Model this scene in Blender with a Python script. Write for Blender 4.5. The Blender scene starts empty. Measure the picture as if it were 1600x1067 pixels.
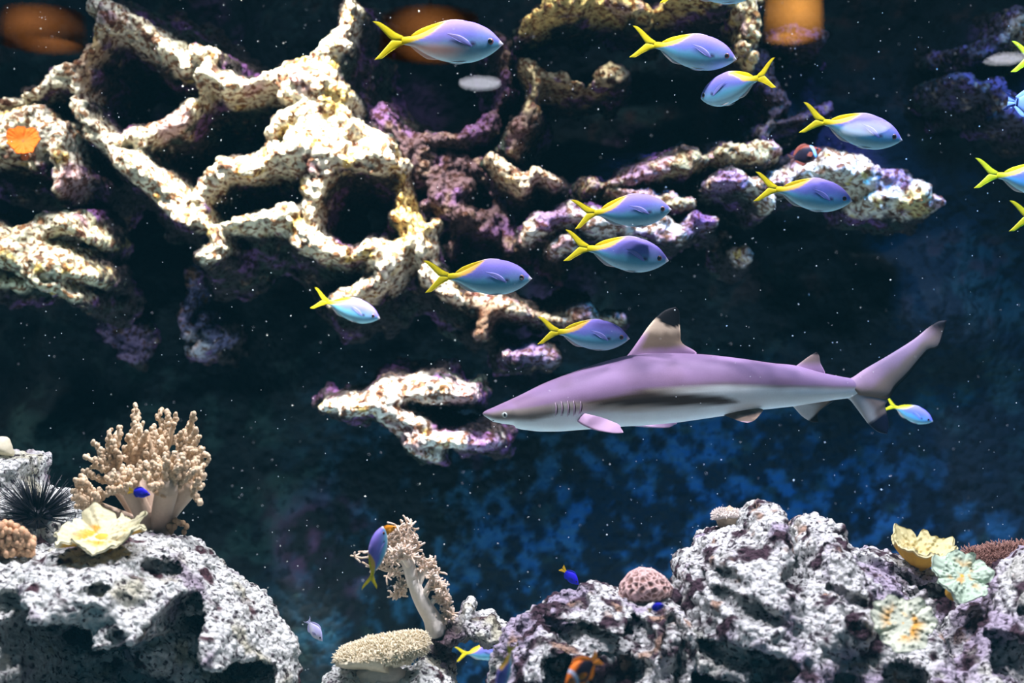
import bpy, math, random
import numpy as np
from mathutils import Vector, Matrix

# ------------------------------------------------------------------ camera, world, lights
SC = bpy.context.scene
COL = SC.collection
FPX = 1600 * 50.0 / 36.0            # focal length in pixels of the 1600 px wide frame
CAMY = -3.33                        # the shark swims in the plane y = 0
CX, CY = 800.0, 533.5

cam_d = bpy.data.cameras.new('camera')
cam = bpy.data.objects.new('camera', cam_d)
COL.objects.link(cam)
cam.location = (0, CAMY, 0)
cam.rotation_euler = (math.radians(90), 0, 0)
cam_d.lens = 50
cam_d.sensor_width = 36
cam_d.clip_start = 0.05
cam_d.dof.use_dof = True
cam_d.dof.focus_distance = 3.2
cam_d.dof.aperture_fstop = 2.8
SC.camera = cam

w = bpy.data.worlds.new('world')
SC.world = w
w.use_nodes = True
w.node_tree.nodes['Background'].inputs[0].default_value = (0.06, 0.31, 0.47, 1)
w.node_tree.nodes['Background'].inputs[1].default_value = 0.44

SC.view_settings.view_transform = 'Standard'
SC.view_settings.look = 'None'
SC.view_settings.gamma = 1
SC.view_settings.use_curve_mapping = False
SC.view_settings.exposure = 0.0
SC.cycles.use_denoising = True
SC.cycles.max_bounces = 5
SC.cycles.diffuse_bounces = 3
SC.cycles.glossy_bounces = 3
SC.cycles.transparent_max_bounces = 8
SC.cycles.caustics_reflective = False
SC.cycles.caustics_refractive = False


def aim(o, target):
    o.rotation_euler = (Vector(target) - o.location).to_track_quat('-Z', 'Y').to_euler()


def area(name, loc, target, sx, sy, power, color):
    l = bpy.data.lights.new(name, 'AREA')
    l.shape = 'RECTANGLE'
    l.size, l.size_y = sx, sy
    l.energy = power
    l.color = color
    o = bpy.data.objects.new(name, l)
    COL.objects.link(o)
    o.location = loc
    aim(o, target)
    return o


def spot(name, loc, target, power, angle, color, blend=0.6, radius=0.06):
    l = bpy.data.lights.new(name, 'SPOT')
    l.energy = power
    l.spot_size = math.radians(angle)
    l.spot_blend = blend
    l.shadow_soft_size = radius
    l.color = color
    o = bpy.data.objects.new(name, l)
    COL.objects.link(o)
    o.location = loc
    aim(o, target)
    return o


# lamp bank hung over the water, and the pendant spots that pick out the reef
area('lamp_bank', (0.1, -0.8, 2.7), (0.1, -0.3, 0), 3.4, 0.5, 70, (0.88, 0.86, 1.0))
for k_, (lx_, pw_) in enumerate(((-1.15, 480), (0.15, 250), (1.35, 430))):
    spot('tank_lamp', (lx_, -0.72, 3.0), (lx_ * 0.8, -0.40, -0.4), pw_, 80, (0.98, 0.92, 1.0), 0.5, 0.07)
spot('reef_lamp', (-0.75, 0.0, 2.15), (-0.62, 1.0, 0.42), 2000, 46, (1.0, 0.95, 0.80), 0.9)
spot('reef_lamp_ledge', (0.9, -0.1, 2.1), (0.95, 0.95, 0.45), 420, 40, (1.0, 0.92, 0.86), 0.9)
spot('reef_lamp_spur', (-0.45, 0.0, 2.1), (-0.33, 0.95, -0.26), 330, 15, (1.0, 0.96, 0.86), 0.8)
spot('reef_lamp_rim', (0.3, 0.1, 2.2), (0.32, 1.0, 1.0), 330, 36, (1.0, 0.93, 0.78), 0.8)
spot('reef_lamp_side', (-1.9, 0.0, 2.1), (-1.55, 0.95, 0.4), 520, 34, (1.0, 0.96, 0.86), 0.8)
spot('blue_lamp', (1.3, -0.7, 2.0), (1.2, 1.75, -0.74), 900, 54, (0.03, 0.34, 1.0), 0.9, 0.3)

# ------------------------------------------------------------------ helpers
rng = np.random.default_rng(7)
random.seed(7)


def P(px, py, d):
    return Vector(((px - CX) * d / FPX, CAMY + d, -(py - CY) * d / FPX))


def lin(r, g, b):
    def f(c):
        c /= 255.0
        return c / 12.92 if c <= 0.04045 else ((c + 0.055) / 1.055) ** 2.4
    return np.array([f(r), f(g), f(b)])


def tag(o, label, cat, group=None, kind=None):
    if label:
        o['label'] = label
    if cat:
        o['category'] = cat
    if group:
        o['group'] = group
    if kind:
        o['kind'] = kind
    return o


def mesh_np(name, V, faces_list, col=None, smooth=True):
    """faces_list: list of int arrays (n,3) or (n,4)."""
    me = bpy.data.meshes.new(name)
    V = np.ascontiguousarray(V, dtype=np.float32)
    fl = [np.asarray(f, dtype=np.int32) for f in faces_list if len(f)]
    nl = sum(f.size for f in fl)
    nf = sum(len(f) for f in fl)
    me.vertices.add(len(V))
    me.vertices.foreach_set('co', V.ravel())
    me.loops.add(nl)
    me.loops.foreach_set('vertex_index', np.concatenate([f.ravel() for f in fl]))
    me.polygons.add(nf)
    sizes = np.concatenate([np.full(len(f), f.shape[1], np.int32) for f in fl])
    starts = np.concatenate([[0], np.cumsum(sizes)[:-1]]).astype(np.int32)
    me.polygons.foreach_set('loop_start', starts)
    me.polygons.foreach_set('use_smooth', np.full(nf, smooth))
    me.update(calc_edges=True)
    if col is not None:
        at = me.color_attributes.new('Col', 'FLOAT_COLOR', 'POINT')
        c = np.ones((len(V), 4), np.float32)
        c[:, :3] = col
        at.data.foreach_set('color', c.ravel())
    return me


def link(name, me, mat, parent=None):
    o = bpy.data.objects.new(name, me)
    if mat is not None and not me.materials:
        me.materials.append(mat)
    COL.objects.link(o)
    o.parent = parent
    return o


def empty(name, loc=(0, 0, 0)):
    o = bpy.data.objects.new(name, None)
    o.empty_display_size = 0.05
    COL.objects.link(o)
    o.location = loc
    return o


def hash3(ix, iy, iz, seed):
    n = (ix.astype(np.int64) * 374761393 + iy.astype(np.int64) * 668265263 + iz.astype(np.int64) * 2147483647 + seed * 1274126177) & 0xFFFFFFFF
    n = ((n ^ (n >> 13)) * 1274126177) & 0xFFFFFFFF
    n = ((n ^ (n >> 16)) * 2246822519) & 0xFFFFFFFF
    n = n ^ (n >> 15)
    return (n & 0xFFFFFF).astype(np.float32) / float(0xFFFFFF)


def vnoise(p, scale, seed=0):
    """value noise in [-1, 1] at points p (N,3)"""
    q = np.asarray(p, np.float32) / scale
    i = np.floor(q).astype(np.int64)
    t = q - i
    t = t * t * (3 - 2 * t)
    out = np.zeros(len(q), np.float32)
    for a in (0, 1):
        for b in (0, 1):
            for c in (0, 1):
                wgt = (t[:, 0] if a else 1 - t[:, 0]) * (t[:, 1] if b else 1 - t[:, 1]) * (t[:, 2] if c else 1 - t[:, 2])
                out += wgt * hash3(i[:, 0] + a, i[:, 1] + b, i[:, 2] + c, seed)
    return out * 2 - 1


ROT = np.array(Matrix.Rotation(0.9, 3, Vector((0.5, 0.8, 0.33))), np.float32)


def fbm(p, scale, octaves=3, seed=0):
    s, a, tot = 0, 1.0, 0.0
    p = np.asarray(p, np.float32)
    for k in range(octaves):
        p = p @ ROT                      # turn each octave off the lattice axes
        s = s + a * vnoise(p, scale / 2 ** k, seed + k * 17)
        tot += a
        a *= 0.55
    return s / tot


def worley(p, scale, seed=0, second=False):
    q = np.asarray(p, np.float32) / scale
    i = np.floor(q).astype(np.int64)
    f1 = np.full(len(q), 9.0, np.float32)
    f2 = np.full(len(q), 9.0, np.float32)
    for a in (-1, 0, 1):
        for b in (-1, 0, 1):
            for c in (-1, 0, 1):
                jx, jy, jz = i[:, 0] + a, i[:, 1] + b, i[:, 2] + c
                dx = jx + hash3(jx, jy, jz, seed) - q[:, 0]
                dy = jy + hash3(jx, jy, jz, seed + 5) - q[:, 1]
                dz = jz + hash3(jx, jy, jz, seed + 9) - q[:, 2]
                dd = np.sqrt(dx * dx + dy * dy + dz * dz)
                if second:
                    f2 = np.minimum(f2, np.maximum(f1, dd))
                f1 = np.minimum(f1, dd)
    return (f1, f2) if second else f1


def spline_w(xs, scale, off):
    q = np.asarray(xs) / scale + off
    i0 = np.floor(q.min()) - 1
    n = int(np.floor(q.max()) - i0) + 4
    W = np.zeros((len(q), n), np.float32)
    i = np.floor(q).astype(int)
    t = q - i
    b = i - int(i0) - 1
    r = np.arange(len(q))
    for k, wv in enumerate(((1 - t) ** 3 / 6, (3 * t ** 3 - 6 * t ** 2 + 4) / 6, (-3 * t ** 3 + 3 * t ** 2 + 3 * t + 1) / 6, t ** 3 / 6)):
        W[r, b + k] += wv
    return W


def grid_noise(xs, ys, zs, scale, g):
    Wx, Wy, Wz = (spline_w(a, scale, g.random()) for a in (xs, ys, zs))
    L = (g.random((Wx.shape[1], Wy.shape[1], Wz.shape[1])).astype(np.float32) * 2 - 1) * 1.8
    A = np.tensordot(Wx, L, (1, 0))
    A = np.tensordot(A, Wy, (1, 1)).transpose(0, 2, 1)
    return np.tensordot(A, Wz, (2, 1))


def grid_noise2(xs, zs, scale, g):
    Wx, Wz = spline_w(xs, scale, g.random()), spline_w(zs, scale, g.random())
    return Wx @ ((g.random((Wx.shape[1], Wz.shape[1])).astype(np.float32) * 2 - 1) * 1.8) @ Wz.T


def surface_nets(F, xs, ys, zs):
    ins = F < 0
    s = ins.astype(np.int8)
    c = s[:-1, :-1, :-1] + s[1:, :-1, :-1] + s[:-1, 1:, :-1] + s[1:, 1:, :-1] + s[:-1, :-1, 1:] + s[1:, :-1, 1:] + s[:-1, 1:, 1:] + s[1:, 1:, 1:]
    act = (c > 0) & (c < 8)
    I, J, K = np.nonzero(act)
    n = len(I)
    idx = np.full(act.shape, -1, np.int32)
    idx[I, J, K] = np.arange(n)
    cor = [(a, b, d) for a in (0, 1) for b in (0, 1) for d in (0, 1)]
    val = {q: F[I + q[0], J + q[1], K + q[2]] for q in cor}
    acc = np.zeros((n, 3))
    cnt = np.zeros(n)
    for q in cor:
        for ax in range(3):
            if q[ax] == 0:
                r = list(q)
                r[ax] = 1
                va, vb = val[q], val[tuple(r)]
                m = (va < 0) != (vb < 0)
                t = np.where(m, va / np.where(m, va - vb, 1), 0)
                pos = np.tile(np.array(q, float), (n, 1))
                pos[:, ax] = t
                acc += pos * m[:, None]
                cnt += m
    acc /= np.maximum(cnt, 1)[:, None]
    V = np.empty((n, 3))
    for ax, (A, N) in enumerate(((xs, I), (ys, J), (zs, K))):
        A = np.asarray(A)
        V[:, ax] = A[N] + acc[:, ax] * (A[N + 1] - A[N])
    quads = []
    for ax in range(3):
        a = [slice(1, -1)] * 3
        b = [slice(1, -1)] * 3
        a[ax] = slice(0, -1)
        b[ax] = slice(1, None)
        sa, sb = ins[tuple(a)], ins[tuple(b)]
        X, Y, Z = np.nonzero(sa != sb)
        inside_first = sa[X, Y, Z]
        o = [1, 1, 1]
        o[ax] = 0
        X, Y, Z = X + o[0], Y + o[1], Z + o[2]
        u, v = [(1, 2), (2, 0), (0, 1)][ax]

        def cell(du, dv):
            q = [X.copy(), Y.copy(), Z.copy()]
            q[u] = q[u] - du
            q[v] = q[v] - dv
            return idx[q[0], q[1], q[2]]
        Q = np.stack([cell(1, 1), cell(0, 1), cell(0, 0), cell(1, 0)], 1)
        Q[~inside_first] = Q[~inside_first][:, ::-1]
        quads.append(Q)
    Q = np.concatenate(quads)
    return V, Q[(Q >= 0).all(1)]


def vnormals(V, Q):
    n = np.cross(V[Q[:, 2]] - V[Q[:, 0]], V[Q[:, 3]] - V[Q[:, 1]])
    N = np.zeros_like(V)
    for k in range(4):
        for ax in range(3):
            N[:, ax] += np.bincount(Q[:, k], n[:, ax], len(V))
    return N / np.maximum(np.linalg.norm(N, axis=1), 1e-12)[:, None]


def poly_sdf(poly):
    A = np.array(poly, float)

    def f(PX, PY):
        d = np.full(PX.shape, 1e9)
        inside = np.zeros(PX.shape, bool)
        for k in range(len(A)):
            a, b = A[k], A[(k + 1) % len(A)]
            e = b - a
            wx, wy = PX - a[0], PY - a[1]
            t = np.clip((wx * e[0] + wy * e[1]) / max(e @ e, 1e-9), 0, 1)
            d = np.minimum(d, (wx - e[0] * t) ** 2 + (wy - e[1] * t) ** 2)
            if a[1] != b[1]:
                c = ((a[1] > PY) != (b[1] > PY)) & (PX < (b[0] - a[0]) * (PY - a[1]) / (b[1] - a[1]) + a[0])
                inside ^= c
        d = np.sqrt(d)
        return np.where(inside, -d, d)
    return f


def ridge_sdf(lines, k=7.0):
    """lines: polylines of (px, py, radius)"""
    def f(PX, PY):
        d = None
        for ln in lines:
            ln = [tuple(q) if len(q) == 3 else (q[0], q[1], 10) for q in ln]
            if len(ln) == 1:
                ln = ln * 2
            for a, b in zip(ln, ln[1:]):
                ex, ey = b[0] - a[0], b[1] - a[1]
                L = ex * ex + ey * ey
                t = np.clip(((PX - a[0]) * ex + (PY - a[1]) * ey) / max(L, 1e-6), 0, 1)
                q = np.hypot(PX - a[0] - ex * t, PY - a[1] - ey * t) - (a[2] + (b[2] - a[2]) * t)
                if d is None:
                    d = q
                else:
                    h = np.clip(0.5 + 0.5 * (d - q) / k, 0, 1)
                    d = d * (1 - h) + q * h - k * h * (1 - h)
        return d
    return f


def solid(d2fun, box, d0, T, R, lean=0.0, holes=(), amp=0.02, scales=(0.12, 0.05, 0.024), seed=1, vox=0.0045,
          zfloor=None, warp=6.0, warpscale=0.05, knob=0.004, knobscale=0.018, skirt=None, tvar=0.0):
    """A rounded solid whose front outline follows d2fun (pixels at depth d0); returns vertices, quads, normals."""
    g = np.random.default_rng(seed)
    s = d0 / FPX
    x0, y0, x1, y1 = box
    xs = np.arange((x0 - CX) * s, (x1 - CX) * s, vox)
    zt, zb = -(y0 - CY) * s, -(y1 - CY) * s
    zs = np.arange(zb, zt, vox)
    if zfloor is not None:
        zs = np.concatenate([np.arange(zfloor, zb - 2 * vox, 3 * vox), zs])
    PX = CX + xs[:, None] / s + 0 * zs[None]
    PY = CY - zs[None] / s + 0 * xs[:, None]
    d2 = d2fun(PX, PY)
    d2 = d2 + warp * (grid_noise2(xs, zs, warpscale, g) * 0.6 + grid_noise2(xs, zs, warpscale * 0.4, g) * 0.4)
    d2r = d2
    u = np.clip(-d2 / R, 0, 1)
    prof = np.sqrt(1 - (1 - u) ** 2)
    yc = CAMY + d0
    TT = T * (1 + tvar * grid_noise2(xs, zs, 0.15, g) + 1.3 * tvar * grid_noise2(xs, zs, 0.055, g))
    yf = yc - TT * prof + lean * (zs[None] - zt)
    for (hx, hy, rx, ry, ang, dep) in holes:
        ca, sa = math.cos(math.radians(ang)), math.sin(math.radians(ang))
        X = ((PX - hx) * ca + (PY - hy) * sa) / rx
        Y = (-(PX - hx) * sa + (PY - hy) * ca) / ry
        r = np.hypot(X, Y) + 0.18 * grid_noise2(xs, zs, 0.04, g)
        h = np.clip((1.12 - r) / 0.35, 0, 1)
        yf = yf + dep * h * h * (3 - 2 * h)
    yb = yc + TT * prof
    if skirt:
        t = np.clip(d2r / skirt[0], 0, 1)
        yf = yf + skirt[1] * t ** 0.75
        yb = np.full_like(yf, yc + skirt[1] + 0.04)
        d2 = d2r - skirt[0]
    pad = amp * 2 + 3 * vox
    ys = np.arange(min(yf.min(), yb.min()) - pad, yb.max() + pad, vox)
    Y = ys[None, :, None].astype(np.float32)
    F = np.maximum(yf[:, None, :].astype(np.float32) - Y, Y - yb[:, None, :].astype(np.float32))
    F = np.maximum(F, (d2 * s)[:, None, :].astype(np.float32))
    a = amp
    for sc_ in scales:
        F += a * grid_noise(xs, ys, zs, sc_, g)
        a *= 0.55
    F[0] = F[-1] = 1
    F[:, 0] = F[:, -1] = 1
    F[:, :, 0] = F[:, :, -1] = 1
    V, Q = surface_nets(F, xs, ys, zs)
    N = vnormals(V, Q)
    if knob:
        f1 = worley(V, knobscale, seed)
        V = V + N * (knob * (1 - f1 * 1.6))[:, None]
        f1 = worley(V, knobscale * 2.3, seed + 3)
        V = V - N * (knob * 1.6 * np.clip(0.45 - f1, 0, 1) / 0.45)[:, None]
        N = vnormals(V, Q)
    return V, Q, N


def pix(V, d0=None):
    d = V[:, 1] - CAMY
    return CX + V[:, 0] * FPX / d, CY - V[:, 2] * FPX / d


def sm(a, b, x):
    t = np.clip((x - a) / (b - a), 0, 1)
    return t * t * (3 - 2 * t)


def mix(a, b, t):
    t = np.asarray(t)[:, None]
    return np.asarray(a) * (1 - t) + np.asarray(b) * t


def crust(V, base, tints, seed, patches=()):
    """encrusting growth: base colour with noise patches. tints: (rgb, scale, threshold, softness)"""
    c = np.tile(np.asarray(base, float), (len(V), 1))
    for k, (rgb, scl, th, so) in enumerate(tints):
        n = fbm(V, scl, 3, seed + 31 * k)
        c = mix(c, rgb, sm(th, th + so, n))
    if len(patches):
        px, py = pix(V)
        nn = fbm(V, 0.06, 3, seed + 77)
        for (hx, hy, r, rgb) in patches:
            t = 0.85 * sm(1.05, 0.45, np.hypot(px - hx, py - hy) / r + 0.6 * nn)
            c = mix(c, rgb, t)
    return c


# ------------------------------------------------------------------ materials
def new_mat(name):
    m = bpy.data.materials.new(name)
    m.use_nodes = True
    nt = m.node_tree
    b = nt.nodes['Principled BSDF']
    return m, nt, b


def mat_rock(name, scale=90, bump=1.0, speck=(0.05, 0.035, 0.05), speck_amt=0.75, dist=0.006, th=0.55):
    m, nt, b = new_mat(name)
    at = nt.nodes.new('ShaderNodeAttribute')
    at.attribute_name = 'Col'
    tc = nt.nodes.new('ShaderNodeTexCoord')
    n1 = nt.nodes.new('ShaderNodeTexNoise')
    n1.inputs['Scale'].default_value = scale
    n1.inputs['Detail'].default_value = 5
    n1.inputs['Roughness'].default_value = 0.65
    v1 = nt.nodes.new('ShaderNodeTexVoronoi')
    v1.inputs['Scale'].default_value = scale * 0.9
    nt.links.new(tc.outputs['Object'], n1.inputs['Vector'])
    nt.links.new(tc.outputs['Object'], v1.inputs['Vector'])
    # darker specks of the vertex colour, scattered by noise
    n2 = nt.nodes.new('ShaderNodeTexNoise')
    n2.inputs['Scale'].default_value = scale * 0.85
    n2.inputs['Detail'].default_value = 4
    n2.inputs['Roughness'].default_value = 0.55
    nt.links.new(tc.outputs['Object'], n2.inputs['Vector'])
    mr = nt.nodes.new('ShaderNodeMapRange')
    mr.inputs['From Min'].default_value = th
    mr.inputs['From Max'].default_value = th + 0.055
    mr.inputs['To Max'].default_value = speck_amt
    nt.links.new(n2.outputs['Fac'], mr.inputs['Value'])
    mx = nt.nodes.new('ShaderNodeMix')
    mx.data_type = 'RGBA'
    nt.links.new(mr.outputs['Result'], mx.inputs['Factor'])
    nt.links.new(at.outputs['Color'], mx.inputs['A'])
    dk = nt.nodes.new('ShaderNodeVectorMath')
    dk.operation = 'MULTIPLY'
    dk.inputs[1].default_value = speck
    nt.links.new(at.outputs['Color'], dk.inputs[0])
    nt.links.new(dk.outputs['Vector'], mx.inputs['B'])
    nt.links.new(mx.outputs['Result'], b.inputs['Base Color'])
    ma = nt.nodes.new('ShaderNodeMath')
    ma.operation = 'SUBTRACT'
    nt.links.new(n1.outputs['Fac'], ma.inputs[0])
    nt.links.new(v1.outputs['Distance'], ma.inputs[1])
    bp = nt.nodes.new('ShaderNodeBump')
    bp.inputs['Strength'].default_value = bump
    bp.inputs['Distance'].default_value = dist
    nt.links.new(ma.outputs[0], bp.inputs['Height'])
    nt.links.new(bp.outputs[0], b.inputs['Normal'])
    b.inputs['Roughness'].default_value = 0.9
    b.inputs['Specular IOR Level'].default_value = 0.15
    return m


def mat_col(name, rough=0.5, spec=0.3, nscale=200, nbump=0.15, sss=0.0, dist=0.002, mott=0.12):
    m, nt, b = new_mat(name)
    at = nt.nodes.new('ShaderNodeAttribute')
    at.attribute_name = 'Col'
    tc = nt.nodes.new('ShaderNodeTexCoord')
    n1 = nt.nodes.new('ShaderNodeTexNoise')
    n1.inputs['Scale'].default_value = nscale
    n1.inputs['Detail'].default_value = 3
    nt.links.new(tc.outputs['Object'], n1.inputs['Vector'])
    mr = nt.nodes.new('ShaderNodeMapRange')
    mr.inputs['To Min'].default_value = 1 - mott
    mr.inputs['To Max'].default_value = 1 + mott
    nt.links.new(n1.outputs['Fac'], mr.inputs['Value'])
    mx = nt.nodes.new('ShaderNodeVectorMath')
    mx.operation = 'SCALE'
    nt.links.new(at.outputs['Color'], mx.inputs[0])
    nt.links.new(mr.outputs['Result'], mx.inputs['Scale'])
    nt.links.new(mx.outputs['Vector'], b.inputs['Base Color'])
    bp = nt.nodes.new('ShaderNodeBump')
    bp.inputs['Strength'].default_value = nbump
    bp.inputs['Distance'].default_value = dist
    nt.links.new(n1.outputs['Fac'], bp.inputs['Height'])
    nt.links.new(bp.outputs[0], b.inputs['Normal'])
    b.inputs['Roughness'].default_value = rough
    b.inputs['Specular IOR Level'].default_value = spec
    if sss:
        b.inputs['Subsurface Weight'].default_value = sss
        b.inputs['Subsurface Radius'].default_value = (0.01, 0.008, 0.006)
        b.inputs['Subsurface Scale'].default_value = 0.5
    return m


def mat_plain(name, rgb, rough=0.5, spec=0.4, rgb2=None, scale=60):
    m, nt, b = new_mat(name)
    tc = nt.nodes.new('ShaderNodeTexCoord')
    n1 = nt.nodes.new('ShaderNodeTexNoise')
    n1.inputs['Scale'].default_value = scale
    nt.links.new(tc.outputs['Object'], n1.inputs['Vector'])
    mx = nt.nodes.new('ShaderNodeMix')
    mx.data_type = 'RGBA'
    nt.links.new(n1.outputs['Fac'], mx.inputs['Factor'])
    rgb = tuple(rgb)
    mx.inputs['A'].default_value = (*rgb, 1)
    mx.inputs['B'].default_value = (*(tuple(rgb2) if rgb2 is not None else tuple(c * 0.8 for c in rgb)), 1)
    nt.links.new(mx.outputs['Result'], b.inputs['Base Color'])
    b.inputs['Roughness'].default_value = rough
    b.inputs['Specular IOR Level'].default_value = spec
    return m


M_WALL = mat_rock('algae_wall', 30, 0.8, (0.35, 0.38, 0.42), 1.0, 0.02)
M_REEF = mat_rock('reef_crust', 62, 1.0, (0.26, 0.12, 0.06), 0.95, 0.014, 0.505)
M_ROCK = mat_rock('live_rock', 100, 1.0, (0.08, 0.06, 0.08), 0.95, 0.013, 0.555)
M_FISH = mat_col('fish_skin', 0.55, 0.12, 60, 0.05)
M_SHARK = mat_col('shark_skin', 0.55, 0.14, 420, 0.22, 0, 0.0012)
M_FIN = mat_col('fin_membrane', 0.5, 0.2, 80, 0.1)
M_SOFT = mat_col('soft_coral_skin', 0.7, 0.15, 160, 0.3, 0.0, 0.003)
M_CUP = mat_col('cup_coral_skin', 0.7, 0.2, 130, 0.35, 0.0, 0.004)
M_PUPIL = mat_plain('pupil_black', (0.004, 0.004, 0.006), 0.15, 0.6)
M_IRIS = mat_plain('iris_red_brown', (0.16, 0.05, 0.05), 0.25, 0.5, (0.32, 0.12, 0.12), 900)
M_SHARKEYE = mat_plain('shark_iris', (0.30, 0.36, 0.34), 0.25, 0.5, (0.45, 0.5, 0.46), 500)
M_SPINE = mat_plain('urchin_spine_black', (0.008, 0.010, 0.016), 0.4, 0.4)
M_SPECK = mat_plain('suspended_speck', (0.85, 0.9, 0.95), 0.7, 0.2)
M_BOUNCE = mat_plain('bounce_floor', (0.55, 0.74, 0.78), 0.9, 0.1, (0.46, 0.64, 0.68), 40)  # unseen floor, made pale teal to bounce light up onto the bellies

# ------------------------------------------------------------------ the tank: back wall, sides, floor, acrylic pane
ZF = -1.42
ZT = 2.3
XW = 3.0


def build_wall():
    g = np.random.default_rng(3)
    xs = np.arange(-XW, XW + 0.001, 0.0125)
    zs = np.arange(ZF - 0.02, ZT, 0.0125)
    h = 0.20 * grid_noise2(xs, zs, 0.55, g) + 0.10 * grid_noise2(xs, zs, 0.22, g) + 0.04 * grid_noise2(xs, zs, 0.09, g) + 0.018 * grid_noise2(xs, zs, 0.04, g)
    d0 = 5.15
    s = d0 / FPX
    PX = CX + xs[:, None] / s + 0 * zs[None]
    PY = CY - zs[None] / s + 0 * xs[:, None]
    # the lower part, below the ledges, is a smoother painted wall
    t = sm(560, 700, PY + (PX - 800) * 0.10)
    h = h * (1 - 0.75 * t) + 0.10 * t
    # rock masses behind the ledges come forward
    for (hx, hy, rx, ry, q) in ((690, 300, 170, 110, -0.16), (900, 420, 160, 60, -0.10), (1020, 300, 160, 60, -0.12), (1550, 120, 110, 120, -0.20),
                                (1330, 300, 170, 50, -0.10), (330, 330, 330, 120, 0.08), (690, 130, 90, 90, 0.25), (215, 130, 80, 70, 0.25), (1000, 190, 180, 60, 0.15)):
        r = np.hypot((PX - hx) / rx, (PY - hy) / ry)
        h = h + q * sm(1.3, 0.5, r)
    Y = CAMY + d0 + h
    V = np.stack([xs[:, None] + 0 * zs[None], Y, zs[None] + 0 * xs[:, None]], -1).reshape(-1, 3)
    nx, nz = len(xs), len(zs)
    I = np.arange(nx * nz).reshape(nx, nz)
    Q = np.stack([I[:-1, :-1], I[1:, :-1], I[1:, 1:], I[:-1, 1:]], -1).reshape(-1, 4)
    px, py = PX.ravel(), PY.ravel()
    n1 = fbm(V, 0.25, 4, 11)
    n2 = fbm(V, 0.09, 4, 13)
    n3 = fbm(V, 0.5, 3, 15)
    c = np.tile(np.array([0.004, 0.008, 0.012]), (len(V), 1))
    c = mix(c, (0.010, 0.026, 0.028), sm(0.0, 0.30, 0.6 * n1 + 0.7 * n2))             # green-brown turf algae
    c = mix(c, (0.022, 0.014, 0.016), sm(0.12, 0.45, n2) * sm(620, 420, py))
    pur = np.zeros(len(V))
    for (hx, hy, r) in ((640, 170, 90), (720, 290, 130), (870, 430, 80), (985, 245, 70), (130, 335, 60), (330, 40, 90), (240, 200, 60),
                        (1235, 130, 70), (1300, 250, 90), (1500, 90, 60), (1575, 150, 60), (820, 540, 80), (760, 690, 70), (520, 850, 130), (190, 510, 60), (400, 330, 60)):
        pur = np.maximum(pur, sm(1.0, 0.4, np.hypot(px - hx, py - hy) / r + 0.35 * n2))
    c = mix(c, (0.055, 0.028, 0.08), pur * sm(-0.25, 0.35, n1 + n2))   # purple coralline growth
    # pale mottling on the lower wall
    low = sm(520, 720, py + (700 - px) * 0.12 * (px < 700) - (px - 1200) * 0.5 * (px > 1200)) * sm(380, 720, px + 0.25 * (py - 700))
    blot = sm(-0.10, 0.28, 0.8 * fbm(V, 0.055, 4, 19) + 0.45 * n2 + 0.4 * n1)
    c = mix(c, (0.012, 0.060, 0.12), low * blot)
    sp = worley(V * [1, 0.3, 1], 0.11, 21)
    c = mix(c, (0.003, 0.007, 0.012), low * sm(0.36, 0.24, sp + 0.12 * n2))   # round bare patches
    o = link('wall_back', mesh_np('wall_back', V, [Q], c), M_WALL)
    o['kind'] = 'structure'
    return o


build_wall()


def box_mesh(name, x0, x1, y0, y1, z0, z1):
    V = np.array([(x, y, z) for x in (x0, x1) for y in (y0, y1) for z in (z0, z1)], float)
    Q = [(0, 1, 3, 2), (4, 6, 7, 5), (0, 4, 5, 1), (2, 3, 7, 6), (0, 2, 6, 4), (1, 5, 7, 3)]
    return mesh_np(name, V, [np.array(Q)], np.full((8, 3), 0.02), smooth=False)


YG = CAMY + 1.9          # the acrylic viewing pane
for nm, a in (('floor', (-XW, XW, YG, 2.6, ZF - 0.08, ZF)), ('wall_left', (-XW - 0.1, -XW, YG, 2.6, ZF - 0.08, ZT)), ('wall_right', (XW, XW + 0.1, YG, 2.6, ZF - 0.08, ZT))):
    o = link(nm, box_mesh(nm, *a), M_BOUNCE if nm == 'floor' else M_WALL)
    o['kind'] = 'structure'

m, nt, b = new_mat('acrylic_pane')
nt.nodes.remove(b)
tr = nt.nodes.new('ShaderNodeBsdfTransparent')
tr.inputs[0].default_value = (0.985, 0.995, 1.0, 1)
gl = nt.nodes.new('ShaderNodeBsdfGlossy')
gl.inputs['Roughness'].default_value = 0.0
fr = nt.nodes.new('ShaderNodeFresnel')
fr.inputs['IOR'].default_value = 1.49
mxs = nt.nodes.new('ShaderNodeMixShader')
nt.links.new(fr.outputs[0], mxs.inputs[0])
nt.links.new(tr.outputs[0], mxs.inputs[1])
nt.links.new(gl.outputs[0], mxs.inputs[2])
nt.links.new(mxs.outputs[0], nt.nodes['Material Output'].inputs['Surface'])
pane = link('window_1', box_mesh('window_1', -XW, XW, YG - 0.03, YG, ZF, ZT), m)
pane['kind'] = 'structure'

# ------------------------------------------------------------------ reef ledges on the back wall
CREAM = (0.80, 0.76, 0.60)
WHITE = (0.80, 0.80, 0.74)
YEL = (0.62, 0.46, 0.14)
BRN = (0.16, 0.08, 0.05)
PUR = (0.20, 0.10, 0.27)
PNK = (0.46, 0.30, 0.34)
OLV = (0.20, 0.18, 0.10)


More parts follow.
